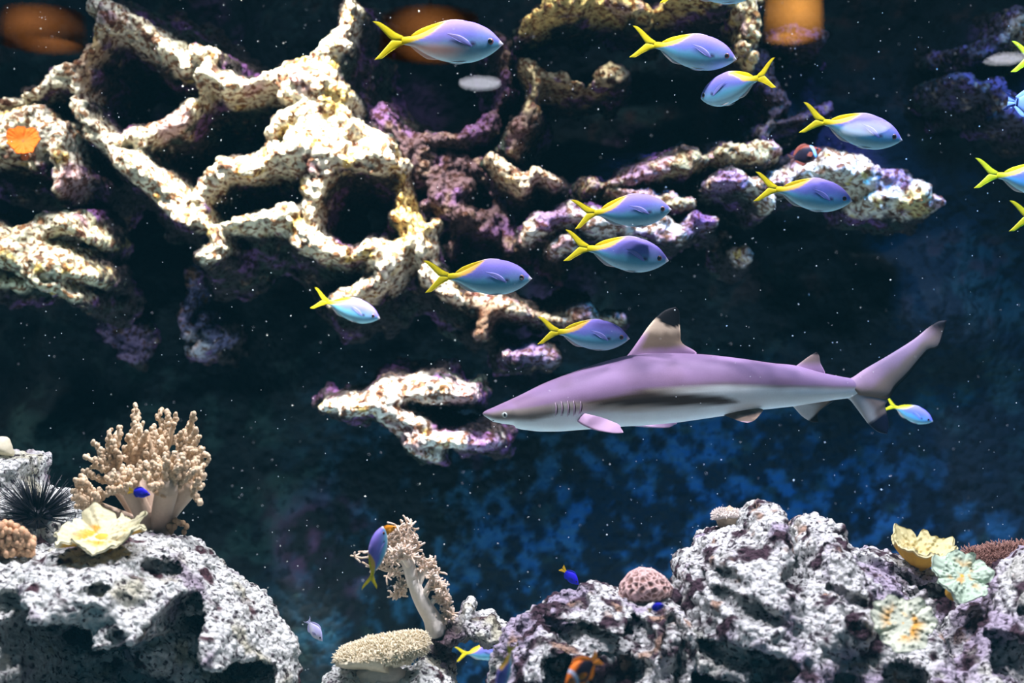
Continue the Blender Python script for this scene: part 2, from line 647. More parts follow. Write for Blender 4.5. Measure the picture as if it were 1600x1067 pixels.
def reef(name, label, lines, d0, T, R, seed, base=CREAM, tints=None, patches=(), vox=0.0058, amp=0.031, warp=16, group='pale reef ledges on the back wall', cat='reef ledge', knob=0.010, skirt=(22, 0.34), turf_shade=(0.026, 0.020, 0.023), pur=0.22):
    xs_ = [q[0] for l in lines for q in l]
    ys_ = [q[1] for l in lines for q in l]
    m_ = 60 + skirt[0]
    bx = (min(xs_) - m_, min(ys_) - m_, max(xs_) + m_, max(ys_) + m_)
    f2d = ridge_sdf(lines)
    V, Q, N = solid(f2d, bx, d0, T, R, amp=amp, scales=(0.085, 0.038, 0.018), seed=seed, vox=vox, warp=warp, warpscale=0.055, knob=knob, knobscale=0.024, tvar=0.35, skirt=skirt)
    if tints is None:
        tints = ((YEL, 0.05, 0.22, 0.3), (BRN, 0.03, 0.22, 0.2), (PNK, 0.12, 0.25, 0.3))
    c = crust(V, base, tints, seed, patches)
    # algae tone darkened as hollow shade, plus coralline purple, behind the pale rim
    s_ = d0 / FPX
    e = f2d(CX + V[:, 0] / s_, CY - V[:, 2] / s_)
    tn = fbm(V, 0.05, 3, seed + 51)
    back = crust(V, turf_shade, (((0.022, 0.032, 0.026), 0.12, 0.05, 0.3), ((0.13, 0.055, 0.18), 0.10, 0.30 - pur, 0.4), ((0.14, 0.09, 0.07), 0.04, 0.36, 0.2)), seed + 60)
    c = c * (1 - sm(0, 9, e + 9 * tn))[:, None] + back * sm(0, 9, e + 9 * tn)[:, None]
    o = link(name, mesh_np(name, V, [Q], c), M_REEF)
    tag(o, label, cat, group)
    return o


PURP = (0.20, 0.10, 0.27)
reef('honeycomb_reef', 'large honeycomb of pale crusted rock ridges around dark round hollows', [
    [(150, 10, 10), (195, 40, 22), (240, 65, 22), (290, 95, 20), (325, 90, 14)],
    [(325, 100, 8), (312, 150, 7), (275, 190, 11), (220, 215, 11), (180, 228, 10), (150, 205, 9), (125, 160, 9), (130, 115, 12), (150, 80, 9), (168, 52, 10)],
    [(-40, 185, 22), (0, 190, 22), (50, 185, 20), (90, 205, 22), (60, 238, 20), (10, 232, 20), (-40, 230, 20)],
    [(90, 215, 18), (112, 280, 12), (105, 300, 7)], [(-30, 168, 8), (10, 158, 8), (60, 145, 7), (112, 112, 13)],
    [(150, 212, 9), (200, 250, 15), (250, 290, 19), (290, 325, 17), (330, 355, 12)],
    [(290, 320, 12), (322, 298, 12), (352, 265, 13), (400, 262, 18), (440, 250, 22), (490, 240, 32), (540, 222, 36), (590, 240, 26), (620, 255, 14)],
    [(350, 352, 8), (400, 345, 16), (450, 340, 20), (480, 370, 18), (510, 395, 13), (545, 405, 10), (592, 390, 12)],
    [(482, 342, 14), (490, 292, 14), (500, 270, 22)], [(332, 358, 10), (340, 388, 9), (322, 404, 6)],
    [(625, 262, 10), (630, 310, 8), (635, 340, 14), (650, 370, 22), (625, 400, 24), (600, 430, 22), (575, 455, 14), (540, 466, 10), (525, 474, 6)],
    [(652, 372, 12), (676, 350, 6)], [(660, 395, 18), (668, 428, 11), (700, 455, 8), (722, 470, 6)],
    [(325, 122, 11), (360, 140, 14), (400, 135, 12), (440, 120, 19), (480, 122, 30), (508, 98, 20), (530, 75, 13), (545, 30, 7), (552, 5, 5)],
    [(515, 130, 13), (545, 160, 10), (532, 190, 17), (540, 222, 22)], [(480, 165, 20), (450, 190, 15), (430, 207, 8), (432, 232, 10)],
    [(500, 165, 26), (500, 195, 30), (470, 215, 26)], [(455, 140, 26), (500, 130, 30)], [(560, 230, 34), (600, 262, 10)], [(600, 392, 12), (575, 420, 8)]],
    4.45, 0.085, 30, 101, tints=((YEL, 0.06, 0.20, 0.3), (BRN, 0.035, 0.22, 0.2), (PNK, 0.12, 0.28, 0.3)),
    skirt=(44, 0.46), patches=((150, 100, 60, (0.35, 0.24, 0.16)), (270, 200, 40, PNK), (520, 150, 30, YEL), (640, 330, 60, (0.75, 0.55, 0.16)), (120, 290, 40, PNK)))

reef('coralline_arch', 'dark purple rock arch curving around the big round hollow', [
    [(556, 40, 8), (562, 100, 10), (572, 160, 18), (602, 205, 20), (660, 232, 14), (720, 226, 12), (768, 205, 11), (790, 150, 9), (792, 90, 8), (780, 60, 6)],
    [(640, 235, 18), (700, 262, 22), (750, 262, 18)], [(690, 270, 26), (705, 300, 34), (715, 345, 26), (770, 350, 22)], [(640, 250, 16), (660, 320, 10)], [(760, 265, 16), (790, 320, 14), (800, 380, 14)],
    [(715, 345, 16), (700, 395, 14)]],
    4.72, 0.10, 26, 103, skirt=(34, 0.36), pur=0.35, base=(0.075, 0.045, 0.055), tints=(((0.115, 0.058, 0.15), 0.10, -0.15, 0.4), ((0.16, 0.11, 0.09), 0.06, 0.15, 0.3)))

reef('rock_ledge', 'knobbly cream rock ledge jutting in beside the tank edge under the honeycomb', [
    [(-50, 380, 30), (0, 388, 30), (50, 402, 32), (100, 412, 30), (138, 430, 12)], [(30, 372, 16), (62, 364, 14), (112, 350, 15), (140, 372, 8)],
    [(62, 440, 14), (75, 448, 10), (105, 450, 10), (127, 466, 5)], [(-40, 430, 12), (0, 440, 8)]],
    4.35, 0.10, 30, 105, base=(0.74, 0.72, 0.52))
reef('rock_ledge', 'yellowish crusted rock rim along the top behind the school', [
    [(826, 30, 7), (840, 22, 11), (862, 8, 12), (895, 2, 12), (950, -2, 10), (995, 10, 11), (1015, 18, 8)], [(1015, 10, 7), (1060, 0, 9), (1110, -6, 12), (1180, -4, 10)]],
    4.4, 0.06, 16, 107, base=(0.66, 0.52, 0.20))
reef('rock_lump', 'chain of small yellow-white rock knobs hanging down beside the orange glow', [
    [(1160, 5, 9), (1155, 20, 7)], [(1172, 5, 9), (1176, 28, 12), (1172, 48, 12), (1178, 58, 8)], [(1162, 72, 7), (1170, 72, 6)], [(1178, 88, 6)]],
    4.4, 0.04, 12, 109, base=(0.78, 0.68, 0.36), warp=4, amp=0.008)
reef('rock_ledge', 'short curved pale ledge under a patch of purple in the upper dark hollow', [
    [(824, 106, 10), (850, 122, 11), (880, 134, 9), (920, 136, 10), (950, 124, 9), (968, 120, 6)], [(826, 108, 8), (836, 138, 7), (830, 165, 6)], [(835, 175, 8), (812, 205, 10), (805, 235, 10)]],
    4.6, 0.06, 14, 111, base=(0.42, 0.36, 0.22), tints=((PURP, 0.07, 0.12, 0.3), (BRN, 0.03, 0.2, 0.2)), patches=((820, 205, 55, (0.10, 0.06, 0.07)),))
reef('rock_spike', 'small twisted cream rock spike beside the purple arch', [
    [(766, 243, 4), (780, 255, 7), (796, 270, 11), (818, 287, 11)], [(818, 284, 9), (838, 268, 6), (870, 284, 7)]],
    4.45, 0.04, 12, 113, base=(0.72, 0.62, 0.46), warp=4, amp=0.008)
reef('rock_ledge', 'long thin olive rock branch rising toward the dark clownfish', [
    [(920, 296, 10), (965, 288, 14), (1020, 271, 12), (1070, 256, 10), (1120, 246, 9), (1180, 240, 12), (1216, 234, 8)], [(950, 300, 12), (1000, 308, 12), (1040, 314, 12), (1078, 318, 8)]],
    4.5, 0.075, 16, 115, base=(0.42, 0.38, 0.22), tints=((PNK, 0.06, 0.1, 0.3), (BRN, 0.03, 0.2, 0.2)), patches=((985, 262, 40, PURP), (1000, 310, 60, PNK)))
reef('rock_ledge', 'white and mauve rock shelf behind the two closely stacked fusiliers', [
    [(824, 368, 8), (850, 348, 14), (890, 338, 17), (935, 346, 14), (985, 346, 17), (1032, 358, 13), (1062, 366, 8)], [(1062, 364, 7), (1088, 346, 9), (1116, 344, 5)], [(868, 388, 9), (890, 378, 8)]],
    4.4, 0.08, 18, 117, base=(0.70, 0.66, 0.58), tints=((PNK, 0.07, 0.05, 0.3), (BRN, 0.03, 0.2, 0.2), (PURP, 0.09, 0.25, 0.3)), patches=((860, 335, 34, PURP), (1090, 350, 34, PURP)))
reef('rock_ledge', 'cream rock ledge carrying the dark clownfish with a purple back edge', [
    [(1112, 288, 8), (1150, 284, 12), (1195, 296, 10), (1225, 280, 18), (1280, 262, 20), (1335, 272, 24), (1385, 294, 24), (1432, 314, 16), (1462, 320, 8)], [(1190, 300, 12), (1200, 322, 9)], [(1360, 310, 18), (1440, 320, 10)]],
    4.45, 0.12, 24, 119, base=(0.76, 0.70, 0.56), tints=((PNK, 0.08, 0.1, 0.3), (BRN, 0.03, 0.2, 0.2), (YEL, 0.05, 0.3, 0.2)), patches=((1140, 290, 50, PURP), (1400, 262, 45, PURP), (1430, 318, 30, YEL)))
reef('rock_ledge', 'dim pinkish rock shoulder rising above the dark clownfish', [
    [(1190, 90, 6), (1200, 130, 10), (1215, 165, 14), (1205, 195, 14), (1240, 190, 8), (1290, 168, 5)], [(1180, 50, 6), (1240, 55, 16), (1275, 60, 14)], [(1195, 200, 10), (1190, 230, 9)]],
    4.8, 0.07, 16, 121, base=(0.14, 0.08, 0.09), tints=((PURP, 0.07, 0.0, 0.3), ((0.3, 0.2, 0.16), 0.05, 0.2, 0.2)))
reef('rock_ledge', 'thin wavy pale ledge just above the lowest fusilier of the school', [
    [(740, 468, 10), (780, 478, 10), (812, 486, 9), (845, 498, 8), (890, 500, 7), (922, 490, 8), (968, 496, 5)], [(770, 480, 12), (752, 520, 9)], [(790, 556, 8), (830, 552, 9), (862, 560, 7)]],
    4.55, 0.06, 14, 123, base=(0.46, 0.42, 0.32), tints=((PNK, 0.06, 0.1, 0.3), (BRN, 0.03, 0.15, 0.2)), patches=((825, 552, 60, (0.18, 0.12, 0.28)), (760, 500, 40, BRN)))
reef('rock_spur', 'bright white rock spur with purple tips floating in the dark before the shark', [
    [(502, 637, 5), (540, 633, 7), (570, 632, 9)], [(570, 632, 8), (604, 622, 22), (650, 614, 20), (698, 614, 13), (736, 618, 8)], [(600, 630, 18), (632, 660, 18), (668, 684, 18), (715, 690, 14), (772, 696, 7)],
    [(650, 695, 14), (672, 718, 9)]],
    4.3, 0.085, 26, 125, base=WHITE, tints=((YEL, 0.05, 0.3, 0.3), (BRN, 0.03, 0.25, 0.2), (PNK, 0.1, 0.3, 0.3)), patches=((755, 690, 45, PURP), (728, 618, 36, PNK), (700, 660, 30, PURP)))
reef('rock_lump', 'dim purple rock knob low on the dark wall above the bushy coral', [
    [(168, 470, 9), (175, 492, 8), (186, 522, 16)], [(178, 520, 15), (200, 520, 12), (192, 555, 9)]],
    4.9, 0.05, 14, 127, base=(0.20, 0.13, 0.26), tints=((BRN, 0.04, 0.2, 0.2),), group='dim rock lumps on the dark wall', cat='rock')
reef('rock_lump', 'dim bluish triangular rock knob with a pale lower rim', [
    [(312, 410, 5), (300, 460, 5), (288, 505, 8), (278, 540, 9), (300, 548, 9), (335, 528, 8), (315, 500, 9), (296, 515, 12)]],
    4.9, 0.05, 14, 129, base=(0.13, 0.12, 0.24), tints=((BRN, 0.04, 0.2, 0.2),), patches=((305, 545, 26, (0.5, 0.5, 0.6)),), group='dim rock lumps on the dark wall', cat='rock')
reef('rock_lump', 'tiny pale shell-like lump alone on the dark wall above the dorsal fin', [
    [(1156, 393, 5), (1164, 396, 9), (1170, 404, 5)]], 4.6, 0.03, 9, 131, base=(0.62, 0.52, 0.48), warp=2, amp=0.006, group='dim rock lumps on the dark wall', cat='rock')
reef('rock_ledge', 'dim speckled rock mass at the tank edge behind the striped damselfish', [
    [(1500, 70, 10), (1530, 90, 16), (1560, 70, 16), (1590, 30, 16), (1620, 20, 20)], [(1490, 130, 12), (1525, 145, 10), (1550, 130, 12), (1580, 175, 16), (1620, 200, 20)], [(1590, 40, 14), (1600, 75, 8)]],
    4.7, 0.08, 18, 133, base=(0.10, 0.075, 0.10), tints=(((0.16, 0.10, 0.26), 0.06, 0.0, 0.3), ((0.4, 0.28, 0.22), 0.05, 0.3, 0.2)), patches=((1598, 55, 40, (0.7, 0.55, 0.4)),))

# ------------------------------------------------------------------ live rock in front
RW = (0.82, 0.84, 0.79)
TW = (((0.42, 0.36, 0.42), 0.10, 0.10, 0.35), ((0.10, 0.05, 0.06), 0.05, 0.22, 0.2), ((0.60, 0.58, 0.44), 0.08, 0.2, 0.3))
TP = (((0.50, 0.43, 0.55), 0.11, -0.12, 0.4), ((0.07, 0.04, 0.055), 0.05, 0.06, 0.16), ((0.46, 0.30, 0.22), 0.05, 0.32, 0.2), ((0.66, 0.66, 0.60), 0.07, 0.2, 0.3))


def rock(name, label, poly, box, d0, T, R, seed, base=RW, tints=TW, holes=(), lean=0.0, vox=0.0045, amp=0.020, zfloor=ZF - 0.02, patches=(), warp=5, group='live rocks standing at the front of the tank', cat='rock', scales=(0.12, 0.05, 0.024), knob=0.009, knobscale=0.018, mat=None, tvar=0.2):
    V, Q, N = solid(poly_sdf(poly), box, d0, T, R, lean=lean, holes=holes, seed=seed, vox=vox, amp=amp, zfloor=zfloor, warp=warp, scales=scales, knob=knob, knobscale=knobscale, tvar=tvar)
    c = crust(V, base, tints, seed, patches)
    o = link(name, mesh_np(name, V, [Q], c), mat or M_ROCK)
    tag(o, label, cat, group)
    return o, V, Q, N


DEEP = 1700
rock('boulder', 'big rounded whitish boulder with dark caves below the bushy soft coral',
     [(-60, DEEP), (-60, 875), (0, 865), (60, 845), (130, 834), (230, 831), (285, 842), (320, 872), (350, 900), (378, 918), (405, 928), (430, 960), (452, 1000), (458, 1067), (470, DEEP)],
     (-90, 770, 500, 1090), 2.85, 0.30, 150, 201, lean=0.25, amp=0.026,
     holes=((150, 965, 66, 50, 10, 0.34), (322, 948, 34, 46, 0, 0.30), (285, 872, 34, 15, 20, 0.12), (215, 885, 20, 10, 0, 0.08), (250, 1030, 170, 70, 0, 0.34), (45, 1040, 42, 32, 0, 0.24), (30, 950, 32, 28, 0, 0.18), (390, 1040, 56, 44, 0, 0.24), (255, 945, 18, 10, 0, 0.06), (95, 905, 50, 18, 0, 0.07)))
rock('boulder', 'stacked pale boulder behind the black sea urchin at the tank edge',
     [(-60, DEEP), (-60, 710), (0, 702), (35, 708), (55, 715), (57, 735), (52, 745), (62, 765), (95, 765), (112, 785), (125, 830), (130, DEEP)],
     (-90, 670, 160, 1090), 3.15, 0.20, 60, 203, lean=0.1, vox=0.0055)
rock('dome_coral', 'small smooth cream dome coral on top of the stacked boulder',
     [(-14, 702), (-12, 688), (0, 681), (12, 683), (20, 697), (22, 712), (-10, 714)], (-40, 660, 50, 740), 3.12, 0.035, 20, 205, base=(0.62, 0.58, 0.42), tints=(), zfloor=None, amp=0.003, warp=1, knob=0.0015, group=None, cat='coral', mat=M_SOFT, vox=0.004)
rock('rock', 'low whitish rock under the flat leather coral',
     [(485, DEEP), (495, 1067), (515, 1045), (540, 1035), (600, 1040), (640, 1045), (660, 1030), (690, 1040), (712, 1067), (725, DEEP)],
     (450, 1000, 750, 1090), 2.95, 0.16, 60, 207, lean=0.15)
rock('rock', 'jagged white rock crest beside the base of the tree coral',
     [(640, DEEP), (655, 1010), (676, 985), (700, 972), (716, 962), (722, 940), (735, 934), (746, 942), (744, 955), (760, 955), (775, 952), (778, 970), (796, 980), (806, 975), (800, 995), (775, 1005), (765, 1012), (745, 1000), (720, 1000), (712, 1020), (705, 1067), (720, DEEP)],
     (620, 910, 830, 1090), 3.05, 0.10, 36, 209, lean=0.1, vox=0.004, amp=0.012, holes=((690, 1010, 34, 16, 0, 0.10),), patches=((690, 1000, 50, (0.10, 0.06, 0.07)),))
rock('boulder', 'sloping grey-white boulder carrying the brain coral',
     [(748, DEEP), (762, 1067), (778, 1030), (800, 997), (838, 962), (868, 938), (895, 938), (912, 934), (918, 920), (935, 915), (962, 922), (985, 935), (1050, 930), (1075, 960), (1090, DEEP)],
     (720, 860, 1120, 1090), 2.8, 0.26, 110, 211, base=(0.78, 0.79, 0.77), tints=TP, lean=0.22, amp=0.027, scales=(0.075, 0.036, 0.02), warp=4,
     holes=((905, 968, 70, 20, 5, 0.12), (880, 1015, 34, 26, 20, 0.16), (945, 1010, 60, 26, -10, 0.14), (985, 965, 26, 22, 0, 0.10), (860, 1050, 60, 24, 0, 0.14), (1030, 1000, 24, 60, 10, 0.12)))
rock('boulder', 'tall craggy peaked boulder with lilac crust rising behind the blue damselfish',
     [(1010, DEEP), (1030, 990), (1040, 940), (1052, 915), (1054, 885), (1068, 866), (1088, 862), (1100, 840), (1120, 832), (1155, 825), (1166, 803), (1180, 789), (1200, 788), (1214, 798), (1217, 826), (1232, 856), (1244, 830), (1254, 813), (1280, 820), (1300, 830), (1308, 850), (1330, 868), (1372, 890), (1384, 910), (1420, 930), (1440, 990), (1450, DEEP)],
     (980, 720, 1480, 1090), 2.9, 0.28, 120, 213, base=(0.78, 0.79, 0.77), tints=TP, lean=0.28, amp=0.026, scales=(0.07, 0.036, 0.02), warp=3,
     holes=((1205, 868, 30, 22, -10, 0.12), (1130, 905, 44, 16, 20, 0.10), (1075, 880, 12, 12, 0, 0.06), (1350, 925, 24, 26, 20, 0.10), (1120, 970, 50, 20, 0, 0.12), (1250, 1010, 30, 26, 0, 0.10), (1060, 1040, 70, 40, 0, 0.16), (1150, 1010, 30, 24, 0, 0.10), (1330, 1010, 40, 34, 0, 0.14), (1270, 890, 22, 10, 20, 0.06), (1110, 870, 14, 12, 0, 0.08), (1200, 1055, 50, 20, 0, 0.10)))
rock('rock', 'thin lilac rock shelf holding the tilted yellow cup coral',
     [(1352, 865), (1362, 858), (1378, 862), (1400, 868), (1430, 878), (1456, 890), (1470, 905), (1480, 940), (1490, 1000), (1480, DEEP), (1380, DEEP), (1400, 960), (1420, 915), (1395, 895), (1376, 880), (1358, 874)],
     (1330, 835, 1520, 1090), 3.0, 0.11, 30, 215, base=(0.78, 0.79, 0.77), tints=TP, lean=0.12, amp=0.014, vox=0.005, holes=((1440, 910, 24, 14, 0, 0.06), (1460, 980, 26, 40, 0, 0.12)))
rock('boulder', 'lilac-grey boulder leaning up to the tank edge below the brown anemone',
     [(1340, DEEP), (1360, 1060), (1440, 1030), (1470, 1000), (1488, 985), (1500, 962), (1535, 935), (1550, 905), (1575, 885), (1600, 874), (1660, 850), (1680, DEEP)],
     (1300, 800, 1700, 1090), 2.75, 0.26, 110, 217, base=(0.78, 0.79, 0.77), tints=TP, lean=0.25, amp=0.027, scales=(0.075, 0.036, 0.02), warp=4,
     holes=((1580, 930, 30, 16, -20, 0.08), (1560, 1010, 60, 30, 0, 0.14), (1470, 1060, 50, 20, 0, 0.12), (1590, 985, 30, 20, 0, 0.10), (1530, 975, 24, 12, 0, 0.06)))


# ------------------------------------------------------------------ mesh collector for tubes, knobs and plates
class MB:
    def __init__(self):
        self.v, self.f4, self.f3, self.c, self.n = [], [], [], [], 0

    def add(self, V, q=None, t=None, col=(1, 1, 1)):
        V = np.asarray(V, float)
        self.v.append(V)
        c = np.asarray(col, float)
        self.c.append(np.tile(c, (len(V), 1)) if c.ndim == 1 else c)
        if q is not None and len(q):
            self.f4.append(np.asarray(q) + self.n)
        if t is not None and len(t):
            self.f3.append(np.asarray(t) + self.n)
        self.n += len(V)

    def tube(self, pts, rad, col, n=8, col2=None):
        pts = np.asarray(pts, float)
        m_ = len(pts)
        rad = np.broadcast_to(np.asarray(rad, float), (m_,))
        tan = np.gradient(pts, axis=0)
        tan /= np.maximum(np.linalg.norm(tan, axis=1), 1e-9)[:, None]
        ref = np.array([0.31, -0.87, 0.2])
        u = ref - tan[0] * (ref @ tan[0])
        u /= np.linalg.norm(u)
        th = np.linspace(0, 2 * math.pi, n, endpoint=False)
        V = []
        for k in range(m_):
            u = u - tan[k] * (u @ tan[k])
            u /= max(np.linalg.norm(u), 1e-9)
            w_ = np.cross(tan[k], u)
            V.append(pts[k] + rad[k] * (np.cos(th)[:, None] * u + np.sin(th)[:, None] * w_))
        V = np.concatenate(V + [pts[:1] - tan[:1] * rad[0] * 0.5, pts[-1:] + tan[-1:] * rad[-1] * 0.8])
        a = np.arange(n)
        b_ = (a + 1) % n
        q = np.concatenate([np.stack([k * n + a, k * n + b_, (k + 1) * n + b_, (k + 1) * n + a], 1) for k in range(m_ - 1)])
        t = np.concatenate([np.stack([np.full(n, m_ * n), b_, a], 1), np.stack([np.full(n, m_ * n + 1), (m_ - 1) * n + a, (m_ - 1) * n + b_], 1)])
        c = np.asarray(col, float)
        if col2 is not None:
            tt = np.concatenate([np.repeat(np.linspace(0, 1, m_), n), [0, 1]])
            c = mix(np.tile(c, (len(V), 1)), col2, tt)
        self.add(V, q, t, c)

    def ball(self, p, r, col, sx=1, sy=1, sz=1):
        self.add(BALL_V * r * np.array([sx, sy, sz]) + np.asarray(p), None, BALL_F, col)

    def mesh(self, name, smooth=True):
        fl = []
        if self.f4:
            fl.append(np.concatenate(self.f4))
        if self.f3:
            fl.append(np.concatenate(self.f3))
        return mesh_np(name, np.concatenate(self.v), fl, np.concatenate(self.c), smooth)


import bmesh
_bm = bmesh.new()
bmesh.ops.create_icosphere(_bm, subdivisions=2, radius=1)
BALL_V = np.array([v.co[:] for v in _bm.verts])
BALL_F = np.array([[v.index for v in f.verts] for f in _bm.faces])
_bm.free()


def uv_ball(nu=20, nv=12):
    th = np.linspace(0, 2 * math.pi, nu, endpoint=False)
    ph = np.linspace(0, math.pi, nv + 1)
    V = np.stack([np.outer(np.sin(ph), np.cos(th)), np.outer(np.sin(ph), np.sin(th)), np.outer(np.cos(ph), np.ones(nu))], -1).reshape(-1, 3)
    a = np.arange(nu)
    b_ = (a + 1) % nu
    Q = np.concatenate([np.stack([k * nu + a, (k + 1) * nu + a, (k + 1) * nu + b_, k * nu + b_], 1) for k in range(nv)])
    return V, Q


def resample(pl, n):
    pl = np.asarray(pl, float)
    L = np.concatenate([[0], np.cumsum(np.linalg.norm(np.diff(pl, axis=0), axis=1))])
    t = np.linspace(0, L[-1], n)
    return np.stack([np.interp(t, L, pl[:, k]) for k in range(pl.shape[1])], 1)


def smooth_pl(pl, n=40):
    """Catmull-Rom through points"""
    p = np.asarray(pl, float)
    if len(p) < 3:
        return resample(p, n)
    q = np.concatenate([[2 * p[0] - p[1]], p, [2 * p[-1] - p[-2]]])
    out = []
    for k in range(1, len(q) - 2):
        for t in np.linspace(0, 1, 8, endpoint=False):
            a, b_, c, d_ = q[k - 1], q[k], q[k + 1], q[k + 2]
            out.append(0.5 * (2 * b_ + (c - a) * t + (2 * a - 5 * b_ + 4 * c - d_) * t * t + (3 * b_ - a - 3 * c + d_) * t ** 3))
    out.append(p[-1])
    return resample(np.array(out), n)


def plate(A, B, thick, n=18, m_=9, normal=(0, 1, 0), colfun=None, taper=0.75):
    """solid lens-section fin between edge lines A and B (each base -> tip), returns V, Q, C"""
    A, B = smooth_pl(A, n), smooth_pl(B, n)
    u = np.linspace(0, 1, n)[:, None]
    v = np.linspace(0, 1, m_)[None]
    mid = A[:, None] * (1 - v[..., None]) + B[:, None] * v[..., None]
    prof = np.sqrt(np.clip(1 - (2 * v - 1) ** 2, 0, 1)) * (1 - taper * u) * thick * 0.5
    nr = np.asarray(normal, float)
    up = mid + prof[..., None] * nr
    dn = mid - prof[..., None] * nr
    V = np.concatenate([up.reshape(-1, 3), dn.reshape(-1, 3)])
    I = np.arange(n * m_).reshape(n, m_)
    q1 = np.stack([I[:-1, :-1], I[1:, :-1], I[1:, 1:], I[:-1, 1:]], -1).reshape(-1, 4)
    q2 = q1[:, ::-1] + n * m_
    J = I + n * m_
    ring = np.concatenate([I[:, 0], I[-1, 1:], I[::-1, -1][1:], I[0, ::-1][1:-1]])
    rj = ring + n * m_
    nx_ = np.roll(ring, -1)
    nj = np.roll(rj, -1)
    q3 = np.stack([ring, rj, nj, nx_], 1)
    U = np.tile(np.repeat(np.linspace(0, 1, n), m_), 2)
    W = np.tile(np.tile(np.linspace(0, 1, m_), n), 2)
    C = colfun(V, U, W) if colfun else np.ones((len(V), 3))
    return V, np.concatenate([q1, q2, q3]), C


def loft(xs, top, bot, wid, ns, nr, colfun, power=1.0, fuse=None):
    """body along x; top/bot/wid are arrays at control xs; returns V, Q, C"""
    t = 0.5 - 0.5 * np.cos(np.linspace(0, math.pi, ns))
    t = 0.6 * t + 0.4 * np.linspace(0, 1, ns)
    lx = np.interp(t, np.linspace(0, 1, len(xs)), xs) if fuse is None else xs[0] + (xs[-1] - xs[0]) * t

    def cub(y):
        q = smooth_pl(np.stack([xs, y], 1), 400)
        o_ = np.argsort(q[:, 0])
        return np.interp(lx, q[o_, 0], q[o_, 1])
    T_, B_, W_ = cub(np.asarray(top, float)), cub(np.asarray(bot, float)), cub(np.asarray(wid, float))
    th = np.linspace(0, 2 * math.pi, nr, endpoint=False)
    c, s = np.cos(th), np.sin(th)
    cc = np.sign(c) * np.abs(c) ** power
    ss = np.sign(s) * np.abs(s) ** power
    zc, hz = (T_ + B_) / 2, (T_ - B_) / 2
    V = np.stack([lx[:, None] + 0 * th[None], W_[:, None] * cc[None], zc[:, None] + hz[:, None] * ss[None]], -1).reshape(-1, 3)
    a = np.arange(nr)
    b_ = (a + 1) % nr
    Q = np.concatenate([np.stack([k * nr + a, k * nr + b_, (k + 1) * nr + b_, (k + 1) * nr + a], 1) for k in range(ns - 1)])
    if xs[-1] < xs[0]:
        Q = Q[:, ::-1]
    n0 = len(V)
    V = np.concatenate([V, V[:nr].mean(0)[None], V[-nr:].mean(0)[None]])
    t3 = np.concatenate([np.stack([np.full(nr, n0), b_, a], 1), np.stack([np.full(nr, n0 + 1), (ns - 1) * nr + a, (ns - 1) * nr + b_], 1)])
    if xs[-1] < xs[0]:
        t3 = t3[:, ::-1]
    return V, Q, t3, colfun(V)


# ------------------------------------------------------------------ fusiliers
LAV = np.array((0.235, 0.185, 0.62))
LAV2 = np.array((0.155, 0.19, 0.60))
AQUA = np.array((0.12, 0.42, 0.60))
BELLY = np.array((0.40, 0.70, 0.77))
YELLOW = np.array((0.80, 0.66, 0.01))
ORANGE = np.array((0.80, 0.46, 0.08))


def zx(x):
    return (x - 100) / 1408.0 - 0.5


def zz(y):
    return (300 - y) / 1408.0


FT = [(1512, 320), (1480, 285), (1440, 240), (1360, 168), (1260, 116), (1150, 82), (1000, 68), (880, 88), (760, 142), (640, 205), (540, 245), (470, 252), (400, 262)]
FB = [(1512, 322), (1480, 350), (1440, 388), (1360, 446), (1260, 496), (1150, 528), (1000, 534), (880, 520), (760, 488), (640, 432), (540, 372), (470, 352), (400, 340)]
FW = [0, 34, 62, 94, 112, 122, 122, 112, 94, 68, 42, 26, 14]


def fus_col(V):
    x, z = V[:, 0], V[:, 2]
    xt = [zx(q[0]) for q in FT][::-1]
    top = np.interp(x, xt, [zz(q[1]) for q in FT][::-1])
    bot = np.interp(x, xt, [zz(q[1]) for q in FB][::-1])
    v = (z - bot) / np.maximum(top - bot, 1e-5)
    n = vnoise(V, 0.05, 3)
    c = mix(np.tile(BELLY, (len(V), 1)), AQUA, sm(0.05, 0.30, v))
    c = mix(c, LAV2, sm(0.30, 0.58, v + 0.05 * n))
    c = mix(c, LAV, sm(0.55, 0.9, v))
    # yellow saddle running from the tail along the back
    xb = np.array([zx(q) for q in (380, 470, 560, 640, 720, 800, 880, 940)])
    vb = np.array([-0.2, 0.22, 0.52, 0.66, 0.78, 0.88, 0.95, 1.1])
    lim = np.interp(x, xb, vb)
    f = sm(-0.05, 0.05, v - lim + 0.05 * n)
    yc_ = mix(np.tile(YELLOW, (len(V), 1)), ORANGE * 1.05, sm(zx(430), zx(640), x))
    c = mix(c, yc_, f[:] if f.ndim == 1 else f)
    # bluish cheek, pale snout and gill spot
    c = mix(c, (0.22, 0.40, 0.62), 0.4 * sm(0.13, 0.0, np.hypot(x - zx(1290), z - zz(330))))
    c = mix(c, (0.72, 0.70, 0.80), sm(0.045, 0.02, np.hypot(x - zx(1510), (z - zz(322)))))
    c = mix(c, (0.05, 0.04, 0.12), sm(0.020, 0.008, np.hypot((x - zx(1185)) * 0.7, z - zz(355))))
    return c


def fin_mesh(name, pieces, n=18, m_=9):
    mb = MB()
    for (A, B, th, nrm, cf) in pieces:
        V, Q, C = plate(A, B, th, n, m_, normal=nrm, colfun=cf)
        mb.add(V, Q, None, C)
    return mb.mesh(name)


def zpl(pl, y=0.0):
    return [(zx(a), y, zz(b_)) for a, b_ in pl]


